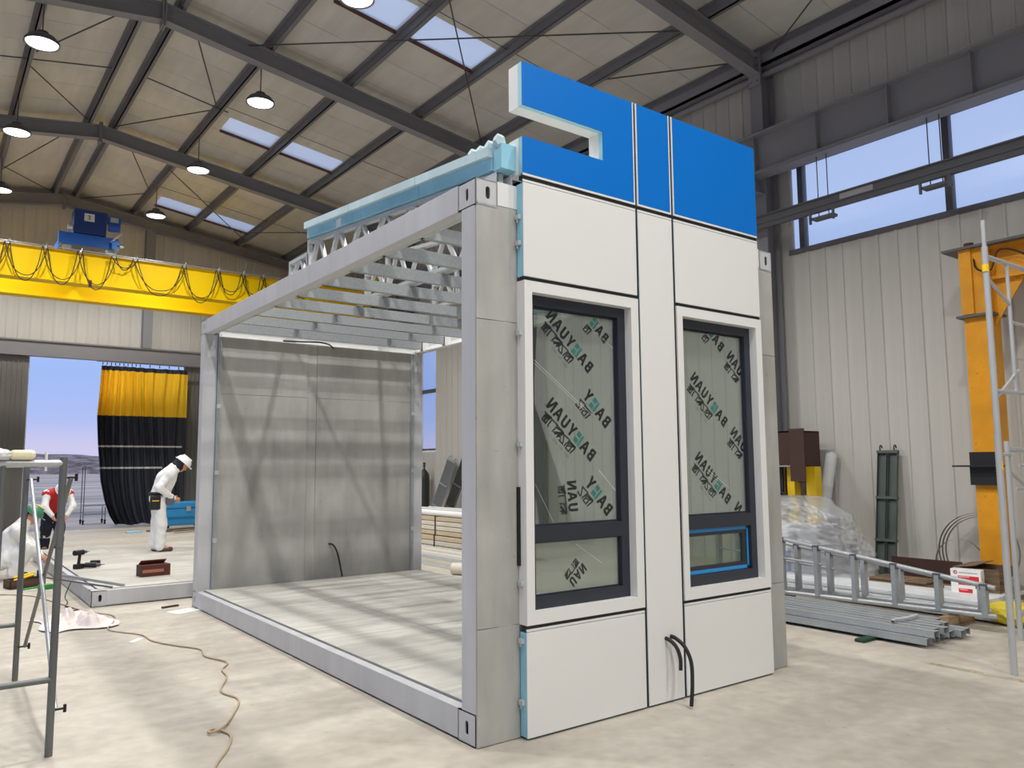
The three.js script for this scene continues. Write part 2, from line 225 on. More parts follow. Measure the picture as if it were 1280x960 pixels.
// roof sheets laid from ridge to eaves, some with rooflights
{
  const rf = struct('ceiling'), sky = [[-20.35, -19.52], [-14.0, -13.22], [-7.72, -6.85], [-1.3, -.45], [5.1, 5.95], [11.5, 12.3]];
  const strips = []; let z = ZF - .1; for (const [a, b] of sky) { const n = Math.round((a - z) / .98), w = (a - z) / n; for (let k = 0; k < n; k++) strips.push([z + k * w, z + (k + 1) * w, 0]); strips.push([a, b, 1]); z = b; } { const n = 3; for (let k = 0; k < n; k++) strips.push([z + (ZB + .2 - z) * k / n, z + (ZB + .2 - z) * (k + 1) / n, 0]); }
  const ang = Math.atan(SL);
  const slab = (x0, x1, z0, z1, m, name, th = .07) => { const s = x0 < RIDGE - .01 ? -1 : 1; return put(name, prism([[x0, roofY(x0) + .0], [x1, roofY(x1)], [x1, roofY(x1) + th], [x0, roofY(x0) + th]], z1 - z0 - .008, [], z0 + .004), m, rf); };
  for (const [z0, z1, lit] of strips) {
    const m = rnd() < .5 ? M.roof : M.roof2;
    slab(XL - .15, RIDGE, z0, z1, m, 'roof_sheet');
    if (!lit) slab(RIDGE, XR + .15, z0, z1, m, 'roof_sheet');
    else {
      slab(RIDGE, 2.4, z0, z1, m, 'roof_sheet'); slab(5.16, XR + .15, z0, z1, m, 'roof_sheet'); slab(3.56, 3.74, z0, z1, m, 'roof_sheet');
      for (const [a, b] of [[2.4, 3.56], [3.74, 5.16]]) {
        slab(a, b, z0, z1, M.skylight, 'rooflight', .004);
        put('rooflight_trim', bar(V(a, roofY(a) - .03, z0 + .02), V(b, roofY(b) - .03, z0 + .02), .05, .05), M.redwood, rf);
      }
    }
  }
  put('roof_skin', [-1, 1].map(s => bar(V(RIDGE, 9.86, ZB + .1), V(RIDGE + s * .001, 9.86, ZF), .5, .04)), M.roof, rf);
}
// bracing rods under the roof
for (const [a, b] of [[[.78, 9.42, -10.0], [1.87, 9.26, -12.47]], [[.47, 9.46, -15.39], [1.85, 9.26, -12.86]], [[.49, 9.5, -12.6], [2.19, 9.24, -12.68]], [[.92, 9.4, -16.2], [1.87, 9.26, -18.67]], [[.51, 9.46, -21.4], [1.88, 9.26, -19.2]], [[1.99, 9.24, -16.86], [5.1, 8.8, -20.53]], [[1.54, 9.25, -9.85], [6.9, 8.5, -3.7]], [[1.5, 9.25, -3.6], [6.75, 8.5, -9.65]], [[6.82, 8.6, -6.0], [7.98, 8.35, -3.8]], [[8.14, 8.37, -3.3], [6.8, 8.6, -.9]], [[4.79, 8.84, -19.97], [6.31, 8.63, -18.01]], [[-1.48, 9.26, -12.86], [-.1, 9.46, -15.38]], [[-1.4, 9.28, -12.3], [-.2, 9.44, -10.0]], [[-1.93, 9.22, -12.72], [-.1, 9.5, -12.6]], [[-1.46, 9.26, -19.4], [-.3, 9.42, -16.0]], [[-1.42, 9.27, -19.14], [.03, 9.48, -21.4]]]) {
  const r = struct('bracing_rod', rod(V(...a), V(...b), .013, 6), M.rodm); r.userData.label = 'thin roof bracing rod';
}
for (const z of [-18.6, -12.65, -6.6, -.6]) for (let k = 1; k < 5; k++) { const x0 = PUR[k - 1] + .02, x1 = PUR[k] - .02; if (k < 2) continue; struct('sag_rod', rod(V(x0, roofY(x0, 9.62), z), V(x1, roofY(x1, 9.62), z), .007, 5), M.rodm); }
// crane runway girder with stiffeners, and the conductor rail slung below it
for (const s of [1, -1]) {
  const x = s > 0 ? 7.86 : XL + .64, t = struct('crane_runway'); t.userData.label = 'grey steel crane runway girder along the wall';
  put('girder', [bb(x - .15, x + .15, 6.87, 6.9, ZF + .3, ZB), bb(x - .11, x + .11, 6.26, 6.29, ZF + .3, ZB), bb(x - .007, x + .007, 6.29, 6.87, ZF + .3, ZB), bb(x - .03, x + .03, 6.9, 6.96, ZF + .3, ZB), bb(x - .11, x + .16, 6.235, 6.255, ZF + .3, ZB)], M.steel, t);
  for (let z = -20.9; z < 3; z += 1.09) put('stiffener', bb(x - .12, x + .12, 6.29, 6.87, z - .006, z + .006), M.steel, t);
}
{
  const t = thing('conductor_rail', 'steel conductor rail hung on rods in front of the strip window', 'rail', [7.9, 5.5, -4]);
  put('rail', [bb(-.05, .05, -.05, .06, -.2, 9), bb(-.08, .08, .06, .08, -.2, 9), bb(-.035, .035, -.12, -.05, -.2, 9)], M.steeldark, t);
  put('name_plate', bb(-.056, -.05, -.03, .05, 1.9, 2.4), M.steellight, t);
  for (const z of [1.62, 3.25, 4.9, 6.5]) { for (const q of [-.08, .08]) put('hanger_rod', rod(V(-.02, -.2, z + q), V(-.02, .76, z + q), .008, 6), M.rodm, t); put('hanger_clamp', [bb(-.07, .06, -.24, -.2, z - .17, z + .17), bb(-.1, -.07, -.3, -.14, z - .2, z - .17), bb(-.1, -.07, -.3, -.14, z + .17, z + .2)], M.steeldark, t); }
}
{ // conduit box on the column behind the blue panel
  const t = thing('cable_box', 'grey box and conduits fixed to the steel column above the white roll', 'box', [8.3, 5.0, -3.735]); put('body', rb(-.25, .0, 0, .85, -.12, .02, .01), M.steellight, t); for (const y of [.2, .45, .7]) put('strap', bb(-.26, .06, y, y + .012, -.13, .025), M.steel, t);
}
// pendant lamps: two rows
for (const [x, zs, row] of [[2.03, [-18.35, -14.28, -10.14, -6.05, -1.95, 2.15, 6.25, 10.35], 'right roof slope'], [-1.5, [-18.4, -14.3, -10.14, -6.05, -1.95, 2.15, 6.25, 10.35], 'left roof slope']]) for (const z of zs) {
  const top = roofY(x, 9.5) + .02, y = 8.46, t = thing('pendant_lamp', 'round high bay lamp glowing on a thin rod under the ' + row, 'lamp', [x, y, z], 0, 'high bay lamps under the ' + row);
  put('rod', rod(V(0, .14, 0), V(0, top - y, 0), .01, 6), M.rodm, t);
  put('housing', new THREE.LatheGeometry([[0, .16], [.09, .15], [.1, .08], [.2, .06], [.25, 0], [.26, -.05], [.25, -.055], [.235, -.01], [0, -.005]].map(q => new THREE.Vector2(...q)), 28), M.steeldark, t);
  const gl = mat('#ffffff', { emissive: LAMP_COLOR, emissiveIntensity: LAMP_GLOW, roughness: .5 }); put('lamp_diffuser', new THREE.CylinderGeometry(.232, .225, .02, 28).translate(0, -.035, 0), gl, t);
  const l = new THREE.SpotLight(LAMP_COLOR, LAMP_CANDELA, 0, 1.27, .36, 2); l.position.set(0, -.07, 0); l.target.position.set(0, -2, 0); l.castShadow = true; l.shadow.radius = 5.5; l.shadow.mapSize.set(1024, 1024); t.add(l, l.target);
}

// ---------- steel module with the finished facade ----------
const MW = 3.044, ML = 6.0, MH = 3.425;
const module1 = thing('steel_module', 'open-sided steel room module with a white and blue windowed front', 'module');
// corner fitting: hollow box with obround lifting slots, centred on its own middle
function fitting(w, h, d) { // plates of a hollow box
  const t = .008, l = [];
  const zf = prism(rect(-w / 2, w / 2, -h / 2, h / 2), t, [obround(.01, .005, .034, .082)]);
  l.push(zf.clone().translate(0, 0, d / 2 - t), zf.clone().translate(0, 0, -d / 2));
  const xf = prism(rect(-d / 2, d / 2, -h / 2, h / 2), t, [obround(0, 0, .034, .082)]).rotateY(Math.PI / 2);
  l.push(xf.clone().translate(w / 2 - t, 0, 0), xf.clone().translate(-w / 2, 0, 0));
  l.push(box(w, t, d, 0, h / 2 - t / 2, 0), box(w, t, d, 0, -h / 2 + t / 2, 0)); return l;
}
function baseFrame(t, W, L, floorMats, front = 0) { // bottom beams, corner fittings and floor boards; near corner at the origin, into +x and -z
  const H = .19;
  for (const x of [0, W]) for (const z of [0, -L]) put('corner_fitting', merge(fitting(.17, H - .002, .19)).translate(x ? W - .085 : .085, H / 2, z ? -L + .1 : -.1 - front), M.frame, t);
  for (const x of [0, W - .07]) put('bottom_beam', rb(x, x + .07, .012, H, -L + .19, -.19, .004), M.frame, t);
  for (const z of [-.07 - 2.5 * front, -L]) put('bottom_beam', rb(.16, W - .16, .012, H, z, z + .07, .006), M.frame, t);
  put('sub_floor', bb(.07, W - .07, .1, .17, -L + .07, -.07), M.black, t);
  const nx = 3, nz = 5, x0 = .085, x1 = W - .085, z0 = -L + .085, z1 = -.085;
  for (let i = 0; i < nx; i++) for (let j = 0; j < nz; j++) { const a = x0 + (x1 - x0) * i / nx, b = x0 + (x1 - x0) * (i + 1) / nx, c = z0 + (z1 - z0) * j / nz, d = z0 + (z1 - z0) * (j + 1) / nz; put('floor_board', rb(a + .0015, b - .0015, .17, .2 + rr(-.001, .001), c + .0015, d - .0015, .002), floorMats[(i + j) % 2], t); }
}
baseFrame(module1, MW, ML, [M.floorboard, M.floorboard2], .006);
{
  const t = module1, H = MH, bt = 3.25;
  for (const x of [0, MW]) for (const z of [0, -ML]) put('corner_fitting', merge(fitting(.165, H - bt, .2)).translate(x ? MW - .0825 : .0825, (H + bt) / 2, z ? -ML + .1 : -.1), M.frame, t);
  for (const x of [0, MW - .09]) put('top_beam', [rb(x, x + .09, bt, H, -ML + .19, -.19, .004)], M.frame, t);
  for (const z of [-.105, -ML]) put('top_beam', [rb(.155, MW - .155, bt, H, z, z + .09, .006)], M.frame, t);
  put('top_plate', rb(.168, .325, 3.275, 3.43, -.01, .0, .002), M.framelight, t); put('top_plate', rb(MW - .325, MW - .168, 3.275, 3.43, -.01, 0, .002), M.framelight, t);
  for (const [x, z] of [[0, -.163], [0, -ML], [MW - .16, -.163], [MW - .16, -ML]]) put('corner_post', [rb(x, x + .16, .18, bt + .01, z, z + .15, .006)], M.frame, t);
  put('ledger_angle', [bb(.09, .14, bt + .01, bt + .016, -ML + .2, -.2), bb(.09, .096, bt, bt + .06, -ML + .2, -.2)], M.galvlight, t);
  put('ledger_angle', [bb(MW - .14, MW - .09, bt + .0, bt + .008, -ML + .2, -.2), bb(MW - .096, MW - .09, bt, bt + .06, -ML + .2, -.2)], M.framelight, t);
  put('ledger_angle', [bb(.16, MW - .16, bt - .03, bt + .03, -ML + .2, -ML + .206), bb(.16, MW - .16, bt - .03, bt - .024, -ML + .2, -ML + .25)], M.framelight, t);
  // cement boards on the front posts
  for (const [x0, x1] of [[.004, .318], [MW - .318, MW - .004]]) [[.004, .668], [.672, 2.53], [2.534, 3.272]].forEach(([y0, y1], k) => put('post_board', rb(x0, x1, y0, y1, -.012, 0, .002), k % 2 ? M.board2 : M.board, t));
  // ceiling joists with hangers, galvanised
  for (let k = 0; k < 9; k++) {
    const z = -.85 - k * .585;
    put('ceiling_joist', [bb(.1, MW - .1, bt + .01, bt + .11, z - .0015, z + .0015), bb(.1, MW - .1, bt + .01, bt + .013, z - .045, z), bb(.1, MW - .1, bt + .107, bt + .11, z - .045, z), bb(.1, MW - .1, bt + .01, bt + .025, z - .045, z - .042)], M.galv, t);
    put('joist_hanger', [bb(MW - .2, MW - .09, bt - .004, bt + .15, z + .003, z + .006), bb(MW - .2, MW - .09, bt - .01, bt - .004, z - .05, z + .006), bb(MW - .2, MW - .19, bt - .01, bt + .12, z - .05, z + .006)], M.framelight, t);
  }
  put('bracing_strap', [bb(2.3, 2.36, bt + .112, bt + .114, -5.8, -.2), bb(1.0, 1.06, bt + .112, bt + .114, -5.8, -.2)], M.galvlight, t);
  // rear wall: boards between studs
  for (const [x0, x1, m] of [[.2, 1.318, M.board], [1.445, 2.84, M.board2]]) for (const [y0, y1] of [[.2, 2.53], [2.534, 3.235]]) put('wall_board', rb(x0, x1, y0, y1, -ML + .145, -ML + .16, .002), m, t);
  put('wall_board', rb(1.322, 1.441, .2, 3.235, -ML + .14, -ML + .152, .002), M.board, t);
  for (const [x, w] of [[.162, .036], [2.845, .036]]) put('wall_stud', [bb(x, x + w, .19, bt, -ML + .06, -ML + .2), bb(x + w * .3, x + w * .7, .19, bt, -ML + .2, -ML + .21)], M.galv, t);
  for (const y of [.75, 1.55, 2.35]) put('stud_clip', bb(.155, .2, y, y + .05, -ML + .2, -ML + .215), M.galvlight, t);
  for (const y of [.75, 1.55, 2.35]) put('stud_clip', bb(2.84, 2.9, y, y + .05, -ML + .2, -ML + .215), M.galvlight, t);
  put('cable', tube([[1.64, .64, -5.835], [1.68, .63, -5.80], [1.72, .55, -5.76], [1.76, .38, -5.74], [1.79, .22, -5.73]], .012, 20), M.rubber, t);
  put('cable', tube([[.92, 3.23, -5.7], [1.15, 3.232, -5.66], [1.38, 3.235, -5.6], [1.5, 3.21, -5.58], [1.55, 3.16, -5.57]], .01, 20), M.rubber, t);
  // roof trusses, rising away from the facade, with foam insulation on the outer one
  const truss = (x, z0, z1, y0a, y1a, n, yb = 3.425) => {
    const l = [bar(V(x, y0a, z0), V(x, y1a, z1), .05, .035), bar(V(x, yb + .02, z0), V(x, yb + .02, z1), .05, .035), bar(V(x, yb, z0), V(x, y0a, z0), .05, .035), bar(V(x, yb, z1), V(x, y1a + .017, z1), .05, .035)];
    const p = put('roof_truss', l, M.galvlight, t);
    for (let k = 0; k < n; k++) { const f = q => z0 + (z1 - z0) * q, h = q => y0a + (y1a - y0a) * q, a = (k + .04) / n, m = (k + .5) / n, b = (k + .96) / n; put('web_strut', [bar(V(x, yb + .03, f(a)), V(x, h(m - .04 / n) - .01, f(m - .08 / n)), .035, .03)], M.galvlight, p); put('web_strut', [bar(V(x, h(m + .04 / n) - .01, f(m + .08 / n)), V(x, yb + .03, f(b)), .035, .03)], M.galvlight, p); }
  };
  for (const x of [.25, 1.1, 1.95, 2.8]) { truss(x, -.1, -3.24, 3.52, 3.815, 7); truss(x, -3.27, -3.72, 3.7, 3.7, 1); }
  const ins = (z) => 3.545 + (3.84 - 3.545) * (z + .1) / (-3.14);
  // foam boards laid along the top chord: a lower upstand and a paler cap that overhangs it
  const zs = [-.1, -1.05, -2.2, -2.85, -3.2];
  for (let k = 0; k < 4; k++) {
    const a = zs[k] - .004, b = zs[k + 1] + .004, pr = (x0, x1, h0, h1) => new THREE.ExtrudeGeometry(shapeOf([[-a, ins(a) + h0], [-b, ins(b) + h0], [-b, ins(b) + h1], [-a, ins(a) + h1]]), { depth: x1 - x0, bevelEnabled: false }).rotateY(Math.PI / 2).translate(x0, 0, 0);
    put('insulation_board', pr(.2, .3, 0, .085), M.xps, t); put('insulation_cap', pr(.165, .32, .087, .15), M.xpslight, t);
  }
  { // torn foam scraps at the facade end
    const s = []; for (let k = 0; k < 7; k++) { const z = -.05 - k * .05; s.push(new THREE.DodecahedronGeometry(.05, 0).scale(.9, 1 + .5 * hash(k, 3, 3), .8).translate(.22 + .03 * (k % 2), 3.70 + .03 * hash(k, 1, 4), z)); } put('insulation_scrap', s, M.xpslight, t);
    put('insulation_board', rb(.2, .32, 3.53, 3.7, -.09, .0, .004), M.xps, t);
    put('label_sticker', bb(.198, .2, 3.77, 3.84, -2.52, -2.42), M.white, t);
  }
  put('upstand_channel', [bb(.17, .3, 3.425, 3.5, -.16, -.155), bb(.17, .175, 3.425, 3.5, -.16, -.02), bb(.29, .3, 3.425, 3.5, -.16, -.02)], M.galvlight, t);

  // ---- facade ----
  const Z1 = .0745, Z0 = .0665, XL0 = .316, XR0 = 2.755, cols = [[.316, 1.333], [1.357, 1.714], [1.738, 2.755]];
  const panel = (x0, x1, y0, y1, m) => put('facade_panel', rb(x0, x1, y0, y1, Z0, Z1, .003), m, t);
  const lip = (p, x0, x1, y, m) => put('panel_lip', bb(x0, x1, y, y + .014, Z0, Z1 - .001), m, p);
  for (const k of [0, 2]) {
    const [x0, x1] = cols[k];
    let p = panel(x0, x1, .012, .628, M.panel); lip(p, x0, x1, .632, M.panel);
    p = panel(x0, x1, 2.826, 3.441, M.panel); lip(p, x0, x1, 3.445, M.panel);
  }
  { const [x0, x1] = cols[1]; const p = panel(x0, x1, .012, 3.441, M.panel); lip(p, x0, x1, 3.445, M.panel); }
  const blueOutline = [[[.316, 3.502], [1.322, 3.502], [1.322, 4.253], [.316, 4.253], [.316, 3.958], [1.028, 3.958], [1.028, 3.746], [.316, 3.746]], rect(1.368, 1.702, 3.502, 4.253), rect(1.75, 2.755, 3.502, 4.253)];
  blueOutline.forEach((o, k) => {
    put('facade_panel', prism(o, Z1 - Z0, [], Z0), M.panelblue, t).userData.label = k ? 'blue fascia panel' : 'blue fascia panel with a long notch cut into it';
    put('parapet_insulation', prism(o, .038, [], .028), M.xpsedge, t);
    put('parapet_frame', prism(o, .1, [], -.072), M.framelight, t);
  });
  // bright folded edges beside the joints of the blue panels
  const edge = (x0, x1, y0, y1) => put('edge_trim', bb(x0, x1, y0, y1, Z0, Z1 - .0005), M.panel, t);
  edge(.316, 1.322, 3.488, 3.501); edge(1.368, 1.702, 3.488, 3.501); edge(1.75, 2.755, 3.488, 3.501);
  for (const [a, b] of [[1.323, 1.334], [1.356, 1.367], [1.703, 1.714], [1.738, 1.749]]) edge(a, b, 3.488, 4.256);
  // black gaskets in the joints
  const gasket = (x0, x1, y0, y1) => put('joint_gasket', bb(x0, x1, y0, y1, .03, .0668), M.black, t);
  gasket(1.334, 1.356, .012, 4.25); gasket(1.715, 1.737, .012, 4.25);
  for (const k of [0, 2]) { gasket(cols[k][0], cols[k][1], .646, .668); gasket(cols[k][0], cols[k][1], 2.803, 2.825); gasket(cols[k][0], cols[k][1], 3.459, 3.488); }
  gasket(1.357, 1.714, 3.459, 3.488);
  // foam and backing behind the panels
  for (const [x0, x1, y0, y1] of [[.318, 1.333, .014, .624], [.318, 1.333, 2.826, 3.437], [1.357, 1.714, .014, 3.437], [1.738, 2.753, .014, .624], [1.738, 2.753, 2.826, 3.437]]) put('facade_insulation', rb(x0, x1, y0, y1, .002, .0655, .003), M.xps, t);
  put('backing_frame', prism(rect(.322, 2.75, .012, 3.42), .06, [rect(.36, 1.29, .70, 2.77), rect(1.77, 2.715, .70, 2.77)], -.075), M.galv, t);
  for (const y of [.2, .56, .9, 1.75, 2.45, 3.03, 3.2]) put('panel_clip', [rb(.296, .318, y, y + .03, .01, .05, .003), rb(.30, .31, y - .02, y, .018, .03, .002)], M.galvlight, t);
  put('vertical_gasket', bb(.3, .317, 1.02, 1.5, .0, .02), M.black, t);
  // conduits hanging out of the middle panel
  put('conduit', tube([[1.53, .437, .06], [1.535, .43, .1], [1.55, .39, .15], [1.555, .32, .18], [1.545, .24, .19]], .0135, 24, 10), M.rubber, t);
  put('conduit', tube([[1.585, .443, .06], [1.585, .438, .11], [1.6, .39, .18], [1.61, .30, .225], [1.59, .16, .25], [1.565, .016, .257]], .0135, 30, 10), M.rubber, t);

  // ---- windows ----
  const strokes = { // hand-drawn characters on the film, in a unit box
    a: [[.25, .05, .05, .45], [.18, .3, .18, .95], [.35, .1, .95, .1], [.65, .1, .55, .3], [.42, .3, .9, .3, .9, .92, .42, .92, .42, .3], [.42, .6, .9, .6]],
    b: [[.25, .05, .05, .45], [.18, .3, .18, .95], [.4, .12, .9, .12, .45, .8, .45, .92, .92, .92, .92, .75]],
    c: [[.2, .05, .05, .35, .25, .35, .05, .65, .3, .6], [.05, .92, .3, .8], [.5, .08, .85, .08, .85, .3], [.38, .3, .97, .3], [.65, .3, .4, .55], [.62, .4, .78, .92], [.7, .55, .42, .75], [.76, .7, .42, .95], [.9, .45, .97, .85]],
    d: [[.15, .05, .28, .15], [.12, .25, .12, .95], [.35, .12, .88, .12, .88, .92, .74, .9]],
    e: [[.5, .02, .5, .14], [.08, .28, .08, .15, .92, .15, .92, .28], [.35, .22, .15, .38], [.62, .22, .85, .38], [.2, .42, .8, .42, .8, .95, .2, .95, .2, .42], [.35, .55, .66, .55, .35, .85], [.4, .65, .66, .86]],
  };
  function film(x0, x1, y0, y1, sheets, logos, scratches) { // returns colour and opacity textures of the printed protective film
    const K = 900, W = Math.round((x1 - x0) * K), Hh = Math.round((y1 - y0) * K), mk = () => { const c = document.createElement('canvas'); c.width = W; c.height = Hh; return [c, c.getContext('2d')]; };
    const [cc, C] = mk(), [ca, A] = mk(); C.fillStyle = '#e8ebe8'; C.fillRect(0, 0, W, Hh); A.fillStyle = '#000'; A.fillRect(0, 0, W, Hh);
    const X = x => (x - x0) * K, Y = y => (y1 - y) * K;
    for (const [pts, opacity] of sheets) { A.fillStyle = `rgb(${[0, 0, 0].map(() => Math.round(opacity * 255))})`; A.beginPath(); pts.forEach(([x, y], i) => i ? A.lineTo(X(x), Y(y)) : A.moveTo(X(x), Y(y))); A.fill(); }
    for (const [nx, ny, bx, by, part] of logos) { // N end to B end; the print shows its back, so it reads reversed
      const L = Math.hypot(bx - nx, by - ny) * K, ang = Math.atan2(-(by - ny), bx - nx), h = L / 6.4;
      for (const [c, ink] of [[C, ['#14161a', '#2f7a74']], [A, ['#e6e6e6', '#d0d0d0']]]) {
        c.save(); c.translate(X(nx), Y(ny)); c.rotate(ang); c.scale(-1, 1); c.translate(-L, 0); // now B is at 0 and N at L, reading reversed
        c.textBaseline = 'middle'; c.textAlign = 'center'; c.font = `bold ${h * 1.6}px sans-serif`; const l = ['B', 'A', '', 'Y', 'U', 'A', 'N'];
        l.forEach((ch, i) => { if (part && !part(i)) return; const px = L * i / 6; c.fillStyle = ink[0]; if (ch) { c.save(); c.translate(px, 0); c.scale(.86, 1); c.fillText(ch, 0, 0); c.strokeStyle = ink[0]; c.lineWidth = h * .08; c.strokeText(ch, 0, 0); c.restore(); } else { c.fillStyle = ink[1]; c.fillRect(px - h * .45, -h * .58, h * .28, h * 1.16); c.fillRect(px - h * .1, -h * .58, h * .55, h * .5); c.fillRect(px - h * .1, h * .06, h * .55, h * .52); } });
        c.strokeStyle = ink[0]; c.lineWidth = h * .14; 'abcde'.split('').forEach((k, i) => { const j = i + 2; if (part && !part(j)) return; const s = h * .94, ox = L * (.36 + i * .148) - s / 2, oy = h * .82; for (const q of strokes[k]) { c.beginPath(); for (let m = 0; m < q.length; m += 2) m ? c.lineTo(ox + q[m] * s, oy + q[m + 1] * s) : c.moveTo(ox, oy, c.moveTo(ox + q[0] * s, oy + q[1] * s)); c.stroke(); } });
        if (!part) { c.fillStyle = c === C ? '#3b3d40' : '#8c8c8c'; c.font = `${h * .42}px sans-serif`; c.fillText('400 · 00 · 400', L * .48, h * 2.1); c.fillText('· · · · · · · · · ·', L * .4, h * 2.6); c.fillText('. . . .', L * .05, h * 2.5); }
        c.restore();
      }
    }
    for (const [xa, ya, xb, yb, w] of scratches) for (const [c, ink] of [[C, '#e9ece8'], [A, '#9a9a9a']]) { c.strokeStyle = ink; c.lineWidth = w; c.beginPath(); c.moveTo(X(xa), Y(ya)); c.lineTo(X(xb), Y(yb)); c.stroke(); }
    const t1 = new THREE.CanvasTexture(cc); t1.colorSpace = THREE.SRGBColorSpace; const t2 = new THREE.CanvasTexture(ca); return mat('#ffffff', { map: t1, alphaMap: t2, transparent: true, roughness: .35 });
  }
  const filmSheet = (x0, x1, y0, y1, z, m, p) => { const g = new THREE.PlaneGeometry(x1 - x0, y1 - y0, 24, 40).translate((x0 + x1) / 2, (y0 + y1) / 2, z), q = g.attributes.position; for (let i = 0; i < q.count; i++) q.setZ(i, z + .0015 * (fbm((q.getX(i) - x0), (q.getY(i) - y0) / 2, 9, 9, 77, 2) - .5)); g.computeVertexNormals(); put('printed_film', g, m, p, true); };
  const win = (x0, x1) => { // outer edges of the white surround
    const w = new THREE.Group(); w.name = 'window'; t.add(w); const y0 = .668, y1 = 2.8, ix0 = x0 + .062, ix1 = x1 - .072, iy0 = .742, iy1 = 2.729;
    put('window_surround', prism(rect(x0, x1, y0, y1), .085, [rect(ix0, ix1, iy0, iy1)], -.006), M.panel, w);
    put('window_frame', prism(rect(ix0 - .01, ix1 + .01, iy0 - .01, iy1 + .01), .055, [rect(ix0 + .06, ix1 - .07, 1.25, iy1 - .068), rect(ix0 + .06, ix1 - .07, iy0 + .075, 1.152)], -.042), M.winframe, w);
    put('glazing_bead', prism(rect(ix0 + .056, ix1 - .066, 1.246, iy1 - .064), .012, [rect(ix0 + .075, ix1 - .085, 1.262, iy1 - .082)], -.03), M.winframe, w);
    return [w, ix0, ix1, iy0, iy1];
  };
  {
    const [w, a, b, c, d] = win(.316, 1.333);
    put('glass_pane', bb(a + .06, b - .07, 1.25, d - .068, -.032, -.028), M.pane, w); put('glass_pane', bb(a + .06, b - .07, c + .075, 1.152, -.032, -.028), M.pane, w);
    put('glazing_bead', prism(rect(a + .056, b - .066, c + .071, 1.156), .012, [rect(a + .07, b - .08, c + .085, 1.142)], -.03), M.winframe, w);
    const X0 = a + .06, X1 = b - .07;
    filmSheet(X0, X1, 1.25, d - .068, -.022, film(X0, X1, 1.25, d - .068, [[[[.45, 2.07], [.48, 2.3], [.5, 2.62], [1.2, 2.66], [1.2, 1.25], [.78, 1.25], [.70, 1.47]], .18], [[[.44, 1.6], [.5, 1.25], [.44, 1.25]], .18]],
      [[.618, 2.615, .945, 2.298], [.613, 2.024, .954, 1.7], [.80, 2.80, 1.10, 2.513, i => i < 3], [.77, 2.27, 1.099, 1.927, i => i < 4], [.79, 1.69, 1.099, 1.33, i => i < 4], [.775, 1.50, .80, 1.07, i => i > 3]], [[.44, 2.33, .97, 1.97, 2.5], [.44, 2.31, .9, 2.0, 2], [1.0, 2.55, 1.19, 2.44, 2], [1.02, 1.6, 1.17, 1.46, 4], [.44, 1.56, .62, 1.26, 2]]), w);
    filmSheet(X0, X1, c + .075, 1.152, -.022, film(X0, X1, c + .075, 1.152, [[[[.44, .82], [.44, 1.15], [1.2, 1.15], [1.2, .82]], .18]], [[.86, .955, .60, .735, i => i > 3]], [[.8, 1.12, 1.03, .98, 3]]), w);
  }
  {
    const [w, a, b, c, d] = win(1.738, 2.755);
    put('glass_pane', bb(a + .06, b - .07, 1.25, d - .068, -.032, -.028), M.pane, w);
    const X0 = a + .06, X1 = b - .07;
    filmSheet(X0, X1, 1.25, d - .068, -.022, film(X0, X1, 1.25, d - .068, [[rect(X0, X1, 1.25, 2.67), .18]], [[2.033, 2.287, 2.371, 1.966], [2.058, 1.682, 2.381, 1.365], [2.03, 2.88, 2.36, 2.559, i => i < 3], [2.48, 2.489, 2.81, 2.17, i => i > 3], [2.49, 1.88, 2.82, 1.56, i => i > 3], [2.506, 1.288, 2.84, .97, i => i > 5]], [[2.14, 1.6, 2.4, 1.45, 2.5], [2.15, 1.57, 2.3, 1.49, 2]]), w);
    // opening sash in the lower light, edges covered with blue protective tape
    put('sash', prism(rect(a + .062, b - .072, c + .077, 1.15), .02, [rect(a + .1, b - .15, c + .135, 1.098)], -.036), M.winframe, w);
    put('glass_pane', bb(a + .1, b - .15, c + .135, 1.098, -.031, -.027), M.pane, w);
    put('protective_tape', bb(a + .064, b - .1, 1.124, 1.148, -.016, -.0145), M.tape, w); put('protective_tape', bb(a + .064, b - .1, c + .079, c + .106, -.016, -.0145), M.tape, w); put('protective_tape', bb(b - .094, b - .074, c + .1, 1.13, -.016, -.0145), M.tape, w);
  }
}
// ---------- second base frame, under construction ----------
{
  const t = thing('base_frame', 'low white steel floor frame with boarded top behind the room module', 'floor frame', [-.97, 0, -6.66]); baseFrame(t, 3.04, 6.0, [M.floorboard, M.floorboard2]);
}

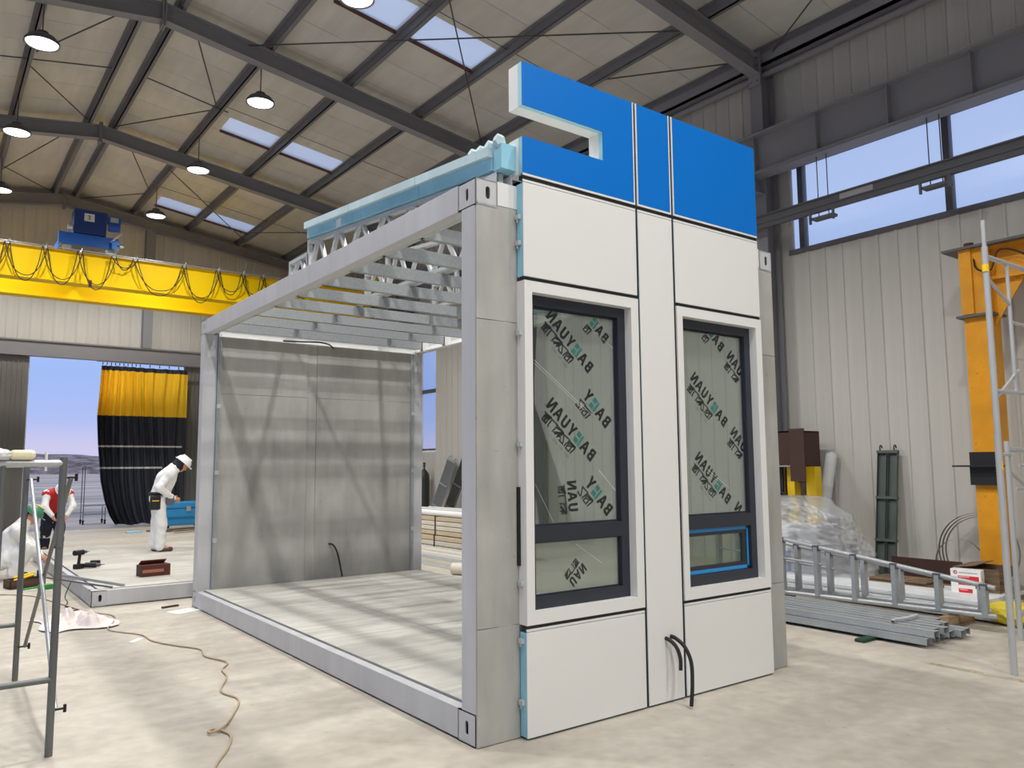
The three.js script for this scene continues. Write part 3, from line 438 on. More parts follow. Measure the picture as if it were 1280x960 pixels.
// ---------- overhead crane ----------
{
  const t = thing('overhead_crane', 'yellow double girder overhead crane spanning the hall', 'crane', [0, 6.0, -17]);
  for (const z of [0, -2.1]) {
    const g = put('girder', [bb(-7.3, 7.7, .03, .72, z - .15, z - .14), bb(-7.3, 7.7, .03, .72, z + .14, z + .15), bb(-7.3, 7.7, 0, .03, z - .2, z + .2), bb(-7.3, 7.7, .72, .75, z - .2, z + .2)], M.crane, t);
    put('trolley_rail', bb(-7.3, 7.7, .75, .81, z - .025, z + .025), M.chrome, g);
  }
  for (const x of [-7.46, 7.86]) { put('end_truck', [bb(x - .16, x + .16, .98, 1.3, -2.7, .6), bb(x - .16, x + .16, .55, .98, -2.35, -1.85), bb(x - .16, x + .16, .55, .98, -.25, .25)], M.crane, t); }
  put('lifting_lug', bb(.28, .34, -.06, .1, .2, .24), M.redwood, t);
  // festoon cable: wire, hooks and loops
  put('festoon_wire', rod(V(-7.2, .78, .27), V(7.6, .78, .27), .012, 6), M.chrome, t);
  const pk = [-2.15, -1.4, -.66, .06, .78, 1.26, 2.4, 3.24, 3.89, 4.42, 5.1, 5.8], dip = [.85, .84, .84, .87, .3, .84, .9, .6, .6, .5, .5];
  for (let i = 0; i + 1 < pk.length; i++) for (const o of [0, .1]) { const a = pk[i] + .05 - o, b = pk[i + 1] - .05 + o, d = dip[i] * (1 - o * 1.4), p = []; for (let k = 0; k <= 8; k++) { const s = k / 8 * 2 - 1; p.push([a + (b - a) * k / 8, .74 - d * (1 - s * s * (.6 + .4 * s * s)), .29 + o * .4 + .02 * Math.sin(k * 2 + i)]); } put('festoon_loop', tube(p, .011, 26, 6), M.rubber, t); }
  for (const x of pk) put('cable_hook', [rod(V(x, .72, .28), V(x + .05, .84, .28), .014, 6), bb(x - .04, x + .04, .70, .73, .24, .34)], M.chrome, t);
  const h = thing('hoist_trolley', 'blue hoist trolley box with a numbered plate on top of the crane', 'hoist', [.3, 6.81, -17]);
  put('chassis', [bb(-.68, .6, .14, .42, -2.2, -2.05), bb(-.68, .6, .14, .42, -.06, .1), bb(-.62, .55, .16, .36, -2.05, -.06)], M.blue, h);
  for (const x of [-.5, .42]) for (const z of [0, -2.1]) put('wheel', rod(V(x, .1, z - .04), V(x, .1, z + .06), .1, 16), M.chrome, h);
  put('control_cabinet', rb(-.38, .32, .44, 1.02, -.35, .12, .01), M.bluedark, h);
  { const c = document.createElement('canvas'); c.width = 128; c.height = 110; const x = c.getContext('2d'); x.fillStyle = '#e9e2dc'; x.fillRect(0, 0, 128, 110); x.fillStyle = '#5a3a22'; x.font = 'bold 80px sans-serif'; x.textAlign = 'center'; x.textBaseline = 'middle'; x.fillText('3', 60, 56); x.fillStyle = '#d07a6a'; x.fillRect(84, 30, 12, 10); const tx = new THREE.CanvasTexture(c); tx.colorSpace = THREE.SRGBColorSpace; put('number_plate', new THREE.PlaneGeometry(.22, .19).translate(-.06, .84, .124), mat('#fff', { map: tx, roughness: .5 }), h, true); }
  put('motor', [rod(V(.38, .72, .02), V(.62, .72, .02), .12, 16), bb(.36, .64, .8, .96, -.1, .1)], M.blue, h); put('motor_plate', bb(.4, .58, .82, .94, .101, .105), M.chrome, h);
  put('gear_cover', rod(V(-.5, .56, .06), V(-.4, .56, .06), .08, 14), M.chrome, h); put('hoist_drum', rod(V(-.5, .5, -1.1), V(.5, .5, -1.1), .2, 20), M.blue, h);
  put('cable_arm', [bar(V(.42, .3, .15), V(.66, .56, .15), .05, .03), bb(.56, .7, .2, .24, .1, .2)], M.chrome, h); put('junction_box', rb(.44, .62, .14, .34, .1, .2, .01), mat('#3f7fd6', { roughness: .4 }), h);
}

// ---------- door curtain ----------
{
  const t = thing('door_curtain', 'yellow and black welding curtain drawn half across the far doorway', 'curtain', [0, 0, -21.1]);
  const edge = [[0.03, 1.86], [.3, 1.7], [.7, 1.56], [1.3, 1.43], [2.3, 1.33], [3.15, 1.27], [3.8, 1.3], [4.56, 1.33]];
  const xl = y => { let k = 0; while (k < edge.length - 2 && y > edge[k + 1][0]) k++; const [a, p] = edge[k], [b, q] = edge[k + 1]; return p + (q - p) * (y - a) / (b - a); };
  const cloth = (y0, y1, dz, rows, x1 = 3.7, u1 = 1) => {
    const nx = 260, pos = [], idx = [];
    for (let j = 0; j <= rows; j++) for (let i = 0; i <= nx; i++) {
      const y = y0 + (y1 - y0) * j / rows, u = i / nx * u1, x = xl(y) + (x1 - xl(y)) * u, g = 1 - .65 * Math.min(1, u * 1.8), ph = 30 * Math.pow(u, .62) + .5 * Math.sin(y * .9 + u * 7);
      const z = .06 * Math.sin(ph * 2.1) * (.45 + g) + .025 * Math.sin(ph * 4.7 + y) + .03 * Math.sin(u * 9 + y * 1.2);
      pos.push(x + .012 * Math.cos(ph * 2.1), y + (j === 0 && y0 < .1 ? .02 * Math.sin(u * 20) : 0), z + dz);
    }
    for (let j = 0; j < rows; j++) for (let i = 0; i < nx; i++) { const a = j * (nx + 1) + i, b = a + nx + 1; idx.push(a, a + 1, b, b, a + 1, b + 1); }
    const g = new THREE.BufferGeometry(); g.setAttribute('position', new THREE.Float32BufferAttribute(pos, 3)); g.setIndex(idx); g.computeVertexNormals(); return g;
  };
  const Y = mat('#ffcf26', { roughness: .7, side: 2 }), B = mat('#2a2e3a', { roughness: .6, side: 2 }), S = mat('#dcdcd8', { roughness: .5, side: 2 });
  put('yellow_cloth', cloth(3.16, 4.47, 0, 14), Y, t); put('black_cloth', cloth(.03, 3.16, 0, 30), B, t); put('header_band', cloth(4.47, 4.6, 0, 2), B, t);
  put('reflective_stripe', cloth(2.25, 2.3, .012, 1, 3.7, .96), S, t); put('reflective_stripe', cloth(1.63, 1.68, .012, 1, 3.7, .72), S, t);
  put('curtain_rail', bb(1.2, 4.2, 4.7, 4.74, -.02, .02), M.steeldark, t); for (let k = 0; k < 14; k++) put('curtain_ring', new THREE.TorusGeometry(.035, .008, 6, 14).rotateY(Math.PI / 2).translate(1.36 + (k < 9 ? k * .11 : .99 + (k - 9) * .27), 4.655, 0), M.black, t);
}
{ // wire above the doorway and a trolley standing outside
  const t = thing('wheeled_rack', 'light metal rack on castors outside the far doorway', 'rack', [1.5, -.12, -24.2]);
  for (const x of [0, .62]) for (const z of [0, -.5]) { put('post', rod(V(x, .1, z), V(x, x ? .55 : 1.8, z), .014, 6), M.oldtube, t); put('castor', [rod(V(x - .02, .05, z), V(x + .02, .05, z), .05, 10), bb(x - .03, x + .03, .09, .14, z - .03, z + .03)], M.black, t); }
  put('shelf', bb(-.02, .66, .58, .62, -.52, .02), M.steellight, t); put('shelf', bb(-.02, .66, .3, .33, -.52, .02), M.steellight, t); put('handle', tube([[0, 1.72, 0], [.03, 1.84, -.1], [.03, 1.84, -.4], [0, 1.72, -.5]], .016, 16), M.oldtube, t);
}

// ---------- scaffolds ----------
{
  const t = thing('low_scaffold', 'low dark steel scaffold with crossed braces beside the drop cloth', 'scaffold', [-1.99, 0, -1.42]);
  for (const z of [0, -2.02]) for (const x of [0, -1.3]) put('upright', pipe(V(x, 0, z), V(x, 1.7, z), .021), M.oldtube, t);
  for (const z of [0, -2.02]) { put('rail', rod(V(0, 1.665, z), V(-1.3, 1.665, z), .02, 12), M.tubem, t); put('rail', rod(V(0, .425, z), V(-1.3, .425, z), .018, 12), M.oldtube, t); put('rail', rod(V(-.3, .425, z), V(-.3, 1.665, z), .015, 10), M.oldtube, t); }
  put('cross_brace', rod(V(.03, 1.55, -1.98), V(.03, .24, -.05), .013, 10), M.tubem, t); put('cross_brace', rod(V(.05, 1.58, -.05), V(.05, .26, -1.98), .013, 10), M.oldtube, t);
  for (const [y, z] of [[1.55, -1.98], [.24, -.05], [1.58, -.05], [.26, -1.98]]) put('lock_pin', [rod(V(.0, y, z), V(.085, y, z), .007, 8), rod(V(.078, y - .022, z), V(.078, y + .022, z), .009, 8)], M.black, t);
  put('rail_pin', rod(V(-.09, 1.62, .0), V(-.09, 1.73, 0), .008, 8), M.white, t);
  tag(put('sponge', new RoundedBoxGeometry(.13, .055, .09, 3, .024).translate(-2.2, 1.714, -1.42), M.cream), 'cream foam sponge lying on the dark scaffold rail', 'sponge');
  const r = thing('rag', 'crumpled clear plastic rag on the dark scaffold rail', 'rag', [-2.31, 1.685, -1.42]); { const g = new THREE.IcosahedronGeometry(.06, 3), p = g.attributes.position; for (let i = 0; i < p.count; i++) { const v = V().fromBufferAttribute(p, i), k = .7 + .7 * fbm(v.x * 4 + .5, v.y * 4 + v.z * 3 + .5, 7, 7, 5, 3); p.setXYZ(i, v.x * k, Math.max(0, v.y * k * .6 + .025), v.z * k); } g.computeVertexNormals(); put('cloth', g, M.foam, r); }
}
{
  const t = thing('scaffold_tower', 'galvanised scaffold tower beside the stacked steel channels', 'scaffold', [4.16, 0, 1.23]);
  const up = (x, z, h) => put('upright', [pipe(V(x, .0, z), V(x, h, z), .024)], M.tubem, t), rail = (a, b, r = .018) => put('rail', rod(V(...a), V(...b), r, 12), M.tubem, t);
  up(0, 0, 1.85); up(.01, 0, 3.38); up(1.25, 0, 3.4); put('spigot', pipe(V(.01, 3.36, 0), V(.01, 3.6, 0), .017), M.tubem, t); up(1.36, -.46, 1.83); up(2.6, -.46, 1.83);
  rail([.02, 3.3, 0], [1.25, 3.3, 0], .02); rail([.03, 2.2, 0], [1.25, 2.22, 0]); rail([.42, 3.3, 0], [.42, 2.2, 0], .015); rail([.03, 3.12, 0], [.42, 2.95, 0], .014);
  rail([.42, 2.8, 0], [1.25, 2.8, 0], .013); rail([.42, 2.5, 0], [1.25, 2.5, 0], .013); rail([.03, 2.14, 0], [.5, 2.4, 0], .013);
  rail([1.37, 1.75, -.46], [2.6, 1.75, -.46], .022); rail([1.37, 1.55, -.46], [2.0, 1.3, -.46], .017); rail([1.6, 1.6, -.46], [2.6, 1.6, -.46], .014); rail([1.5, 1.38, -.46], [2.6, 1.38, -.46], .014); rail([1.37, .42, -.46], [2.6, .42, -.46]); rail([1.37, .2, -.46], [1.9, .42, -.46], .015); rail([1.37, 1.7, -.44], [.03, 1.7, -.02], .014);
  for (const y of [1.6, 3.2]) put('paint_mark', pipe(V(.005, y - .03, 0), V(.005, y + .03, 0), .0256, .002), M.yellow, t);
}

// ---------- wall crane frame in orange ----------
{
  const t = thing('jib_frame', 'orange painted steel column and beam standing against the right wall', 'crane column', [7.8, 0, -.28]);
  put('column', [bb(-.13, .13, 0, 3.42, -.155, -.14), bb(-.13, .13, 0, 3.42, .14, .155), bb(-.13, -.118, 0, 3.42, -.14, .14), bb(.118, .13, 0, 3.42, -.14, .14)], M.orange, t); put('base_plate', bb(-.28, .28, 0, .03, -.28, .28), M.steeldark, t);
  put('head_plate', [bb(-.2, .2, 3.42, 3.45, -.22, .2), bb(-.12, .12, 3.36, 3.42, -.15, .15)], M.steeldark, t);
  put('head', [bb(-.14, .14, 3.45, 4.28, -.16, .16), bb(-.17, -.14, 3.46, 4.28, -.16, -.02)], M.orange, t); put('cap_plate', bb(-.22, .22, 4.28, 4.31, -.34, 1.2), M.steeldark, t); put('cap_nut', rod(V(0, 4.31, -.1), V(0, 4.39, -.1), .06, 8), M.redwood, t);
  put('beam', [bb(-.1, .1, 3.86, 3.9, .16, 4.4), bb(-.1, .1, 4.24, 4.28, .16, 4.4), bb(-.012, .012, 3.9, 4.24, .16, 4.4)], M.orange, t); put('gusset', prism([[.16, 3.86], [.52, 3.86], [.16, 3.3]], .03, []).rotateY(-Math.PI / 2), M.orange, t);
  put('shelf_bracket', [bb(-.2, -.13, 1.36, 1.58, -.18, .16), bb(-.3, -.1, 1.58, 1.6, -.34, .2), bb(-.14, -.13, 1.6, 1.76, -.2, .16)], M.black, t);
  put('cable', tube([[-.13, 4.15, 0], [-.2, 4.0, .06], [-.2, 3.95, .2], [-.14, 4.2, .3], [-.14, 4.1, .55], [-.14, 3.85, .75], [-.14, 3.78, 1.1]], .012, 40, 6), M.black, t);
}

// ---------- along the right wall ----------
{
  const t = thing('machine_hood', 'brown steel hooded machine on yellow legs beside the white roll', 'machine', [7.9, 0, -2.95]);
  put('hood', [bb(-.25, .3, 1.52, 2.12, -.62, -.6), bb(-.25, -.23, 1.62, 2.12, -.6, .12), bb(-.25, .3, 2.1, 2.12, -.6, .12), bb(-.25, .3, 1.36, 2.12, .1, .12), bb(-.45, -.43, 1.38, 2.14, .1, .34), bb(-.43, -.25, 1.38, 2.14, .1, .12)], M.brown, t);
  put('ledge', bb(-.28, .2, 1.59, 1.61, -.6, .1), M.steellight, t);
  for (const z of [-.46, -.2, .12]) put('leg', rb(-.1, .06, 0, 1.59, z, z + (z > 0 ? .16 : .13), .01), M.yellow, t);
  put('chain', [bb(-.13, -.1, 1.1, 1.58, -.34, -.25)], M.black, t); put('cable_coil', [0, 1, 2, 3].map(k => new THREE.TorusGeometry(.15 + k * .012, .016, 8, 26).rotateY(Math.PI / 2).translate(-.16 - k * .012, 1.0 + k * .01, -.28)), M.black, t);
}
tag(put('plastic_roll', [new THREE.CylinderGeometry(.085, .085, 1.8, 20).rotateX(.12).rotateZ(-.14).translate(8.22, .9, -2.83), new THREE.CylinderGeometry(.03, .03, 1.84, 10).rotateX(.12).rotateZ(-.14).translate(8.22, .9, -2.83)], M.foam), 'white roll of film leaning on the right wall beside the hooded machine', 'roll');
{ // hooked scaffold plank, leaning
  const mk = (name, label, m, pos, tilt, turn, w = .3, h = 1.85, slats = 2, roll = 0) => {
    const t = thing(name, label, 'scaffold plank', pos, turn); const inner = new THREE.Matrix4().makeRotationX(tilt).multiply(new THREE.Matrix4().makeRotationZ(roll)), P = (n, g) => put(n, merge(g).applyMatrix4(inner), m, t);
    for (let k = 0; k < slats; k++) { const a = -w / 2 + w * k / slats + .01, b = -w / 2 + w * (k + 1) / slats - .01; P('deck', [bb(a, b, .05, h - .05, -.05, -.045), bb(a, a + .005, .05, h - .05, -.045, 0), bb(b - .005, b, .05, h - .05, -.045, 0)]); }
    for (const y of [.03, h * .3, h * .62, h - .05]) P('crossbar', [bb(-w / 2, w / 2, y, y + .04, -.05, .005)]);
    for (const x of [-w * .33, w * .33]) P('hook', [new THREE.TorusGeometry(.035, .011, 8, 14, 4.2).rotateY(Math.PI / 2).translate(x, h + .03, -.02)]);
    return t;
  };
  mk('scaffold_plank', 'dark green-grey hooked scaffold plank leaning on the right wall', M.plank, [8.05, 0, -1.85], -.165, -Math.PI / 2 + .07);
  const p = mk('scaffold_plank', 'pale hooked scaffold plank leaning behind the wrapped timber pile', M.galv, [7.95, .07, -13.9], -.2, -Math.PI / 2, .42, 1.85, 5, -.3); p.rotation.x = 0;
  mk('scaffold_plank', 'grey hooked scaffold plank leaning behind the wrapped timber pile', M.oldtube, [7.9, .07, -13.2], -.22, -Math.PI / 2, .42, 1.85, 4, -.3);
}
{ // gas bottle
  const t = thing('gas_cylinder', 'dark gas cylinder standing below the tall narrow window', 'gas cylinder', [8.2, 0, -14.55]);
  put('body', new THREE.LatheGeometry([[0, 0], [.13, 0], [.14, .02], [.14, 1.3], [.13, 1.4], [.1, 1.48], [.05, 1.54], [.035, 1.57], [0, 1.57]].map(q => new THREE.Vector2(...q)), 24), M.cylinder, t); put('valve', [rod(V(0, 1.57, 0), V(0, 1.68, 0), .022, 10), rod(V(-.04, 1.64, 0), V(.04, 1.64, 0), .014, 8), rod(V(0, 1.68, 0), V(0, 1.74, 0), .035, 10)], M.cylinder, t);
}
// film-wrapped timber packs beside the module
[[5.42, 0, -8.7, .37], [5.44, .376, -8.7, .34]].forEach(([x, y, z, h], k) => {
  const t = thing('timber_pack', k ? 'upper film-wrapped pack of pale boards beyond the open module' : 'lower film-wrapped pack of pale boards beyond the open module', 'timber pack', [x, y, z]);
  for (let j = 0; j < 4; j++) for (let i = 0; i < 5; i++) put('board', rb(-.45 + i * .18, -.28 + i * .18, j * h / 4 + .006, (j + 1) * h / 4 - .006, -1.9 + rr(-.05, .05), 1.9 + rr(-.05, .05), .006), (i + j) % 3 ? M.wrap : M.wrap2, t);
  for (const z2 of [-1.2, 0, 1.2]) put('strap', [bb(-.46, -.452, 0, h, z2, z2 + .03), bb(-.46, .46, h - .004, h + .002, z2, z2 + .03)], M.black, t);
});
for (let k = 0; k < 5; k++) tag(put('plastic_pipe', pipe(V(5.05 + k * .15, .775, -10.4 + .1 * k), V(5.02 + k * .15, .775, -6.9 - .1 * k), .055, .006, 16), k % 2 ? M.steellight : M.white), k % 2 ? 'grey plastic pipe on top of the wrapped timber packs' : 'white plastic pipe on top of the wrapped timber packs', 'pipe', 'pipes on the timber packs');
for (let k = 0; k < 15; k++) tag(put('steel_strip', rb(4.15 + (k % 5) * .15, 4.28 + (k % 5) * .15, Math.floor(k / 5) * .062, Math.floor(k / 5) * .062 + .06, -9.6 + .1 * (k % 3), -6.6 + .12 * (k % 4), .006), k % 2 ? M.wrap : M.galvlight), k % 2 ? 'cream wrapped batten in the low stack beyond the open module' : 'galvanised strip in the low stack beyond the open module', 'strip', k % 2 ? 'cream battens beyond the module' : 'galvanised strips beyond the module');
tag(put('carpet_roll', new THREE.CylinderGeometry(.09, .09, .9, 20).rotateX(Math.PI / 2).rotateY(.5).translate(4.1, .09, -5.95), M.wrap), 'beige roll lying beside the open side of the module', 'roll');

// galvanised channels stacked on the floor
for (let k = 0; k < 13; k++) {
  const lay = k < 7 ? 0 : 1, i = lay ? k - 7 : k, x = 4.56 + i * .118 + lay * .05, len = rr(3.2, 3.9), z1 = .42 - .12 * Math.max(0, i - 2) * (lay ? .6 : 0) + rr(-.08, .05), y = .03 + lay * .062;
  const g = [bb(-.05, .05, 0, .003, -len, 0), bb(-.05, -.047, 0, .058, -len, 0), bb(.047, .05, 0, .058, -len, 0), bb(-.05, -.035, .055, .058, -len, 0), bb(.035, .05, .055, .058, -len, 0)];
  const m = put('steel_channel', merge(g).rotateZ(Math.PI).translate(0, .058, 0), M.galv); m.position.set(x, y, z1); m.rotation.y = rr(-.004, .004);
  tag(m, lay ? 'galvanised steel channel in the top layer of the floor stack' : 'galvanised steel channel in the bottom layer of the floor stack', 'channel', lay ? 'top channels of the floor stack' : 'bottom channels of the floor stack');
}
for (const z of [-2.4, -.15]) tag(put('timber_bearer', rb(4.3, 5.7, 0, .03, z, z + .09, .004), z > -1 ? M.greenpaint : M.timber), z > -1 ? 'green painted bearer under the steel channel stack' : 'plain timber bearer under the steel channel stack', 'bearer');
tag(put('sealant_tube', tube([[4.62, .17, .05], [4.7, .175, .02], [4.85, .18, .06], [5.1, .175, .04]], .014, 20), M.reflect), 'white bent offcut lying on the steel channel stack', 'offcut');
// ladder beams set on edge
function ladderBeam(label, x0, z0, x1, z1, h0, h1, n, y) {
  const t = thing('ladder_beam', label, 'ladder beam', [x0, y, z0]), B = V(x1 - x0, 0, z1 - z0), at = (f, v) => V(B.x * f, v, B.z * f);
  put('chord', rod(at(0, h0), at(1, h1), .025, 12), M.tubem, t); put('chord', rod(at(0, .03), at(1, .03), .025, 12), M.tubem, t);
  put('chord', rod(at(.02, h0 * .62), at(.45, h0 * .62 - .1), .014, 8), M.tubem, t);
  for (let k = 0; k < n; k++) { const f = .03 + .94 * k / (n - 1), h = h0 + (h1 - h0) * f; put('rung', bar(at(f, .03), at(f, h), .045, .075), M.galv, t); put('clamp', bb(-.035, .035, -.03, .03, -.035, .035).translate(at(f, h).x, h - .01, at(f, h).z), M.steeldark, t); }
}
ladderBeam('galvanised ladder beam set on edge next to the channel stack', 5.35, -2.6, 5.72, .5, .78, .3, 8, .12);
ladderBeam('galvanised ladder beam set on edge against the white slabs', 5.62, -2.5, 5.98, .35, .66, .27, 8, .12);
for (const [x, z] of [[5.68, -1.9], [5.78, .1]]) tag(put('timber_bearer', rb(x - .28, x + .28, .0, .115, z - .05, z + .05, .004), M.timber), x < 5.7 ? 'pale timber block under the far end of the ladder beams' : 'pale timber block under the near end of the ladder beams', 'bearer');
// white foam slabs
for (let k = 0; k < 3; k++) tag(put('foam_slab', rb(6.15 + .04 * k, 7.0 + .04 * k, .02 + k * .06, .075 + k * .06, -2.7 + .1 * k, .35 - .1 * k, .008), M.foam), ['lowest white foam slab behind the ladder beams', 'middle white foam slab behind the ladder beams', 'top white foam slab behind the ladder beams'][k], 'slab');
// pallet with clutter
{
  const t = thing('pallet', 'wooden pallet under the cartons near the orange column', 'pallet', [7.0, 0, -.72]);
  for (const z of [-.6, 0, .55]) put('bearer', rb(-.4, .4, 0, .09, z - .05, z + .05, .004), M.darkwood, t); for (let k = 0; k < 6; k++) put('slat', rb(-.4 + k * .135, -.29 + k * .135, .09, .11, -.66, .62, .003), M.darkwood, t);
}
for (let k = 0; k < 7; k++) { const m = put('timber_offcut', rb(-.04 - .1 * hash(k, 2, 2), .04, 0, .035, -.42, .42, .004), [M.darkwood, M.timber, M.card, M.darkwood][k % 4]); m.position.set(6.85 + .2 * (k % 3), .111 + Math.floor(k / 3) * .037, -1.0 + .01 * k); m.rotation.y = rr(-.04, .04); tag(m, k % 4 === 0 ? 'dark timber offcut in the scrap heap by the orange column' : k % 4 === 1 ? 'pale timber offcut in the scrap heap by the orange column' : k % 4 === 2 ? 'tan timber offcut in the scrap heap by the orange column' : 'short brown timber offcut in the scrap heap by the orange column', 'offcut', 'offcuts in the scrap heap'); }
tag(put('steel_angle', [bb(7.6, 7.61, .01, .42, -1.5, -.62), bb(7.5, 7.61, .0, .01, -1.5, -.62)], M.brown), 'rusty brown steel angle on the scrap heap by the wall', 'angle');
tag(put('cardboard_sheet', rb(6.75, 7.15, .223, .25, -1.35, -.65, .01), M.card), 'flattened tan cardboard on the scrap heap', 'cardboard');
{
  const t = thing('carton', 'white carton with red print panels in front of the brown carton', 'carton', [6.75, .11, -.2], .1);
  put('box', rb(-.05, .06, 0, .34, -.155, .155, .004), M.white, t);
  const c = document.createElement('canvas'); c.width = 256; c.height = 300; const x = c.getContext('2d'); x.fillStyle = '#efeeea'; x.fillRect(0, 0, 256, 300); x.fillStyle = '#cf2630'; x.fillRect(62, 62, 180, 90); x.fillRect(62, 186, 120, 80); x.fillStyle = '#f3c9c6'; x.fillRect(70, 68, 90, 8); x.fillRect(70, 194, 70, 7); x.strokeStyle = '#c23a48'; x.lineWidth = 8; x.beginPath(); x.arc(40, 32, 15, 0, 7); x.stroke(); x.strokeStyle = '#44506e'; x.lineWidth = 4; x.beginPath(); x.arc(40, 32, 8, .8, 5.6); x.stroke(); x.fillStyle = '#6b6b6b'; for (let k = 0; k < 18; k++) x.fillRect(70 + k * 9, 28, 6, 9);
  const tx = new THREE.CanvasTexture(c); tx.colorSpace = THREE.SRGBColorSpace; put('printed_face', new THREE.PlaneGeometry(.3, .335).rotateY(-Math.PI / 2).translate(-.0512, .17, 0), mat('#fff', { map: tx, roughness: .5 }), t, true);
  const b = thing('carton', 'open brown cardboard carton behind the red printed one', 'carton', [7.12, .11, -.2], .1); put('box', [bb(-.25, .3, 0, .01, -.2, .25), bb(-.25, -.24, 0, .34, -.2, .25), bb(.29, .3, 0, .34, -.2, .25), bb(-.25, .3, 0, .34, -.2, -.19), bb(-.25, .3, 0, .12, .24, .25)], M.card, b); put('flap', bb(-.3, .3, 0, .008, 0, .24).rotateX(-.15).translate(0, .34, -.2), M.card, b);
}
{ // coils of steel strip leaning on the wall
  const mk = (label, x, y, z, R, r, n, tilt) => { const t = thing('strip_coil', label, 'coil', [x, y, z]); for (let k = 0; k < n; k++) put('turn', new THREE.CylinderGeometry(R + k * .02, R + k * .02, .045, 48, 1, true).rotateZ(Math.PI / 2).translate(-k * .05, R + .06, 0).rotateZ(tilt), mat('#8e8c86', { metalness: .5, roughness: .4, side: 2 }), t); };
  mk('loose springy coil of steel strip leaning behind the orange column', 8.2, .0, -.66, .44, .02, 3, -.1); mk('tight dark coil of steel strip leaning behind the orange column', 8.0, 0, -.82, .3, .02, 1, -.02);
}
for (const [name, label, m, x, y, z, a, b, c, s] of [['sack', 'yellow woven sack slumped behind the scaffold tower', M.sack, 6.35, .1, .42, .28, .12, .3, 1], ['sack', 'grey dusty sack lying on the yellow one', M.greysack, 6.78, .32, .42, .2, .14, .2, 2], ['sack', 'dark grey bundle beside the brown carton', M.greysack, 7.3, .1, .46, .2, .16, .24, 3]]) {
  const g = new THREE.IcosahedronGeometry(1, 4), p = g.attributes.position; for (let i = 0; i < p.count; i++) { const v = V().fromBufferAttribute(p, i), k = .85 + .35 * fbm(v.x * .5 + .5, v.y * .5 + v.z * .4 + .5, 5, 5, 40 + s, 4); p.setXYZ(i, v.x * a * k, Math.max(-b * .75, v.y * b * k), v.z * c * k); } g.translate(0, b * .75, 0); g.computeVertexNormals(); const o = put(name, g, m); o.position.set(x, y - .1, z); tag(o, label, 'sack');
}
{ // plastic-sheeted pile
  const t = thing('sheeted_pile', 'pile of packed goods under crumpled clear plastic sheeting', 'pile', [7.05, 0, -2.35]);
  put('pallet_base', rb(-.45, .5, 0, .12, -.9, .8, .01), M.darkwood, t);
  for (const [x0, x1, y0, y1, z0, z1, m] of [[-.36, .36, .12, .45, -.75, -.1, M.blue], [-.36, .36, .12, .55, -.05, .5, M.steel], [-.3, .34, .45, .8, -.62, -.12, M.foam], [-.26, .34, .55, .82, .0, .3, M.steellight]]) put('packed_box', rb(x0, x1, y0, y1, z0, z1, .02), m, t);
  const nu = 180, nv = 70, pos = [], idx = [];
  for (let j = 0; j <= nv; j++) for (let i = 0; i <= nu; i++) { const a = i / nu * Math.PI * 2, v = j / nv, R = 1.06 - .5 * v ** 2.6, cr = .2 * (fbm(i / nu, v, 7, 4, 66, 3) - .5) - .1 * Math.abs(2 * fbm(i / nu, v, 12, 6, 68, 3) - 1) - .05 * Math.abs(2 * fbm(i / nu, v, 30, 12, 69, 2) - 1) + .05, H = 1.2 * Math.pow(v, .75) * (1 - .22 * Math.max(0, Math.sin(a)) ** 2); const k = v > .97 ? 0 : 1; pos.push((.52 * R + cr * .5) * Math.cos(a) * (v >= 1 ? .05 : 1), Math.max(.02, H + cr * .35 * k * v), (.86 * R + cr) * Math.sin(a) * (v >= 1 ? .05 : 1) - .05); }
  for (let j = 0; j < nv; j++) for (let i = 0; i < nu; i++) { const a = j * (nu + 1) + i, b = a + nu + 1; idx.push(a, b, a + 1, b, b + 1, a + 1); }
  const g = new THREE.BufferGeometry(); g.setAttribute('position', new THREE.Float32BufferAttribute(pos, 3)); g.setIndex(idx); g.computeVertexNormals(); put('plastic_sheet', g, M.plastic, t);
}

// ---------- things on and around the base frame ----------
function drill(label, pos, turn, lie) {
  const t = thing('cordless_drill', label, 'drill', pos, turn); const P = (n, g, m) => put(n, merge(g).applyMatrix4(new THREE.Matrix4().makeRotationX(lie ? Math.PI / 2 : 0)).translate(0, lie ? .045 : 0, 0), m, t);
  P('battery', [rb(-.06, .07, 0, .07, -.045, .045, .01)], M.black); P('handle', [rod(V(0, .06, 0), V(.015, .2, 0), .022, 10)], M.rubber); P('motor_housing', [rod(V(-.08, .23, 0), V(.07, .23, 0), .038, 14)], M.black); P('chuck', [rod(V(.07, .23, 0), V(.13, .23, 0), .026, 12, .018), rod(V(.13, .23, 0), V(.18, .23, 0), .005, 6)], M.steeldark);
}
drill('cordless drill standing upright on the boarded floor frame', [-.77, .2, -9.06], .6, false); drill('cordless drill lying on its side on the boarded floor frame', [-.52, .2, -9.25], -.4, true);
{
  const t = thing('cardboard_box', 'crushed reddish-brown box lying on the boarded floor frame', 'box', [-.08, .2, -7.62], .1); put('body', [rb(-.19, .19, .0, .15, -.1, .1, .006)], mat('#6d3a30', { map: T.scuff, roughness: .8 }), t); put('torn_flap', [bb(-.17, .16, 0, .005, 0, .12).rotateX(-.5).translate(0, .148, -.08)], mat('#8d5040', { roughness: .8 }), t); put('printed_band', bb(-.17, .1, .05, .09, .1, .1015), mat('#b77a66', { roughness: .8 }), t); put('dark_patch', bb(-.191, -.19, .03, .13, -.08, .08), M.black, t);
}
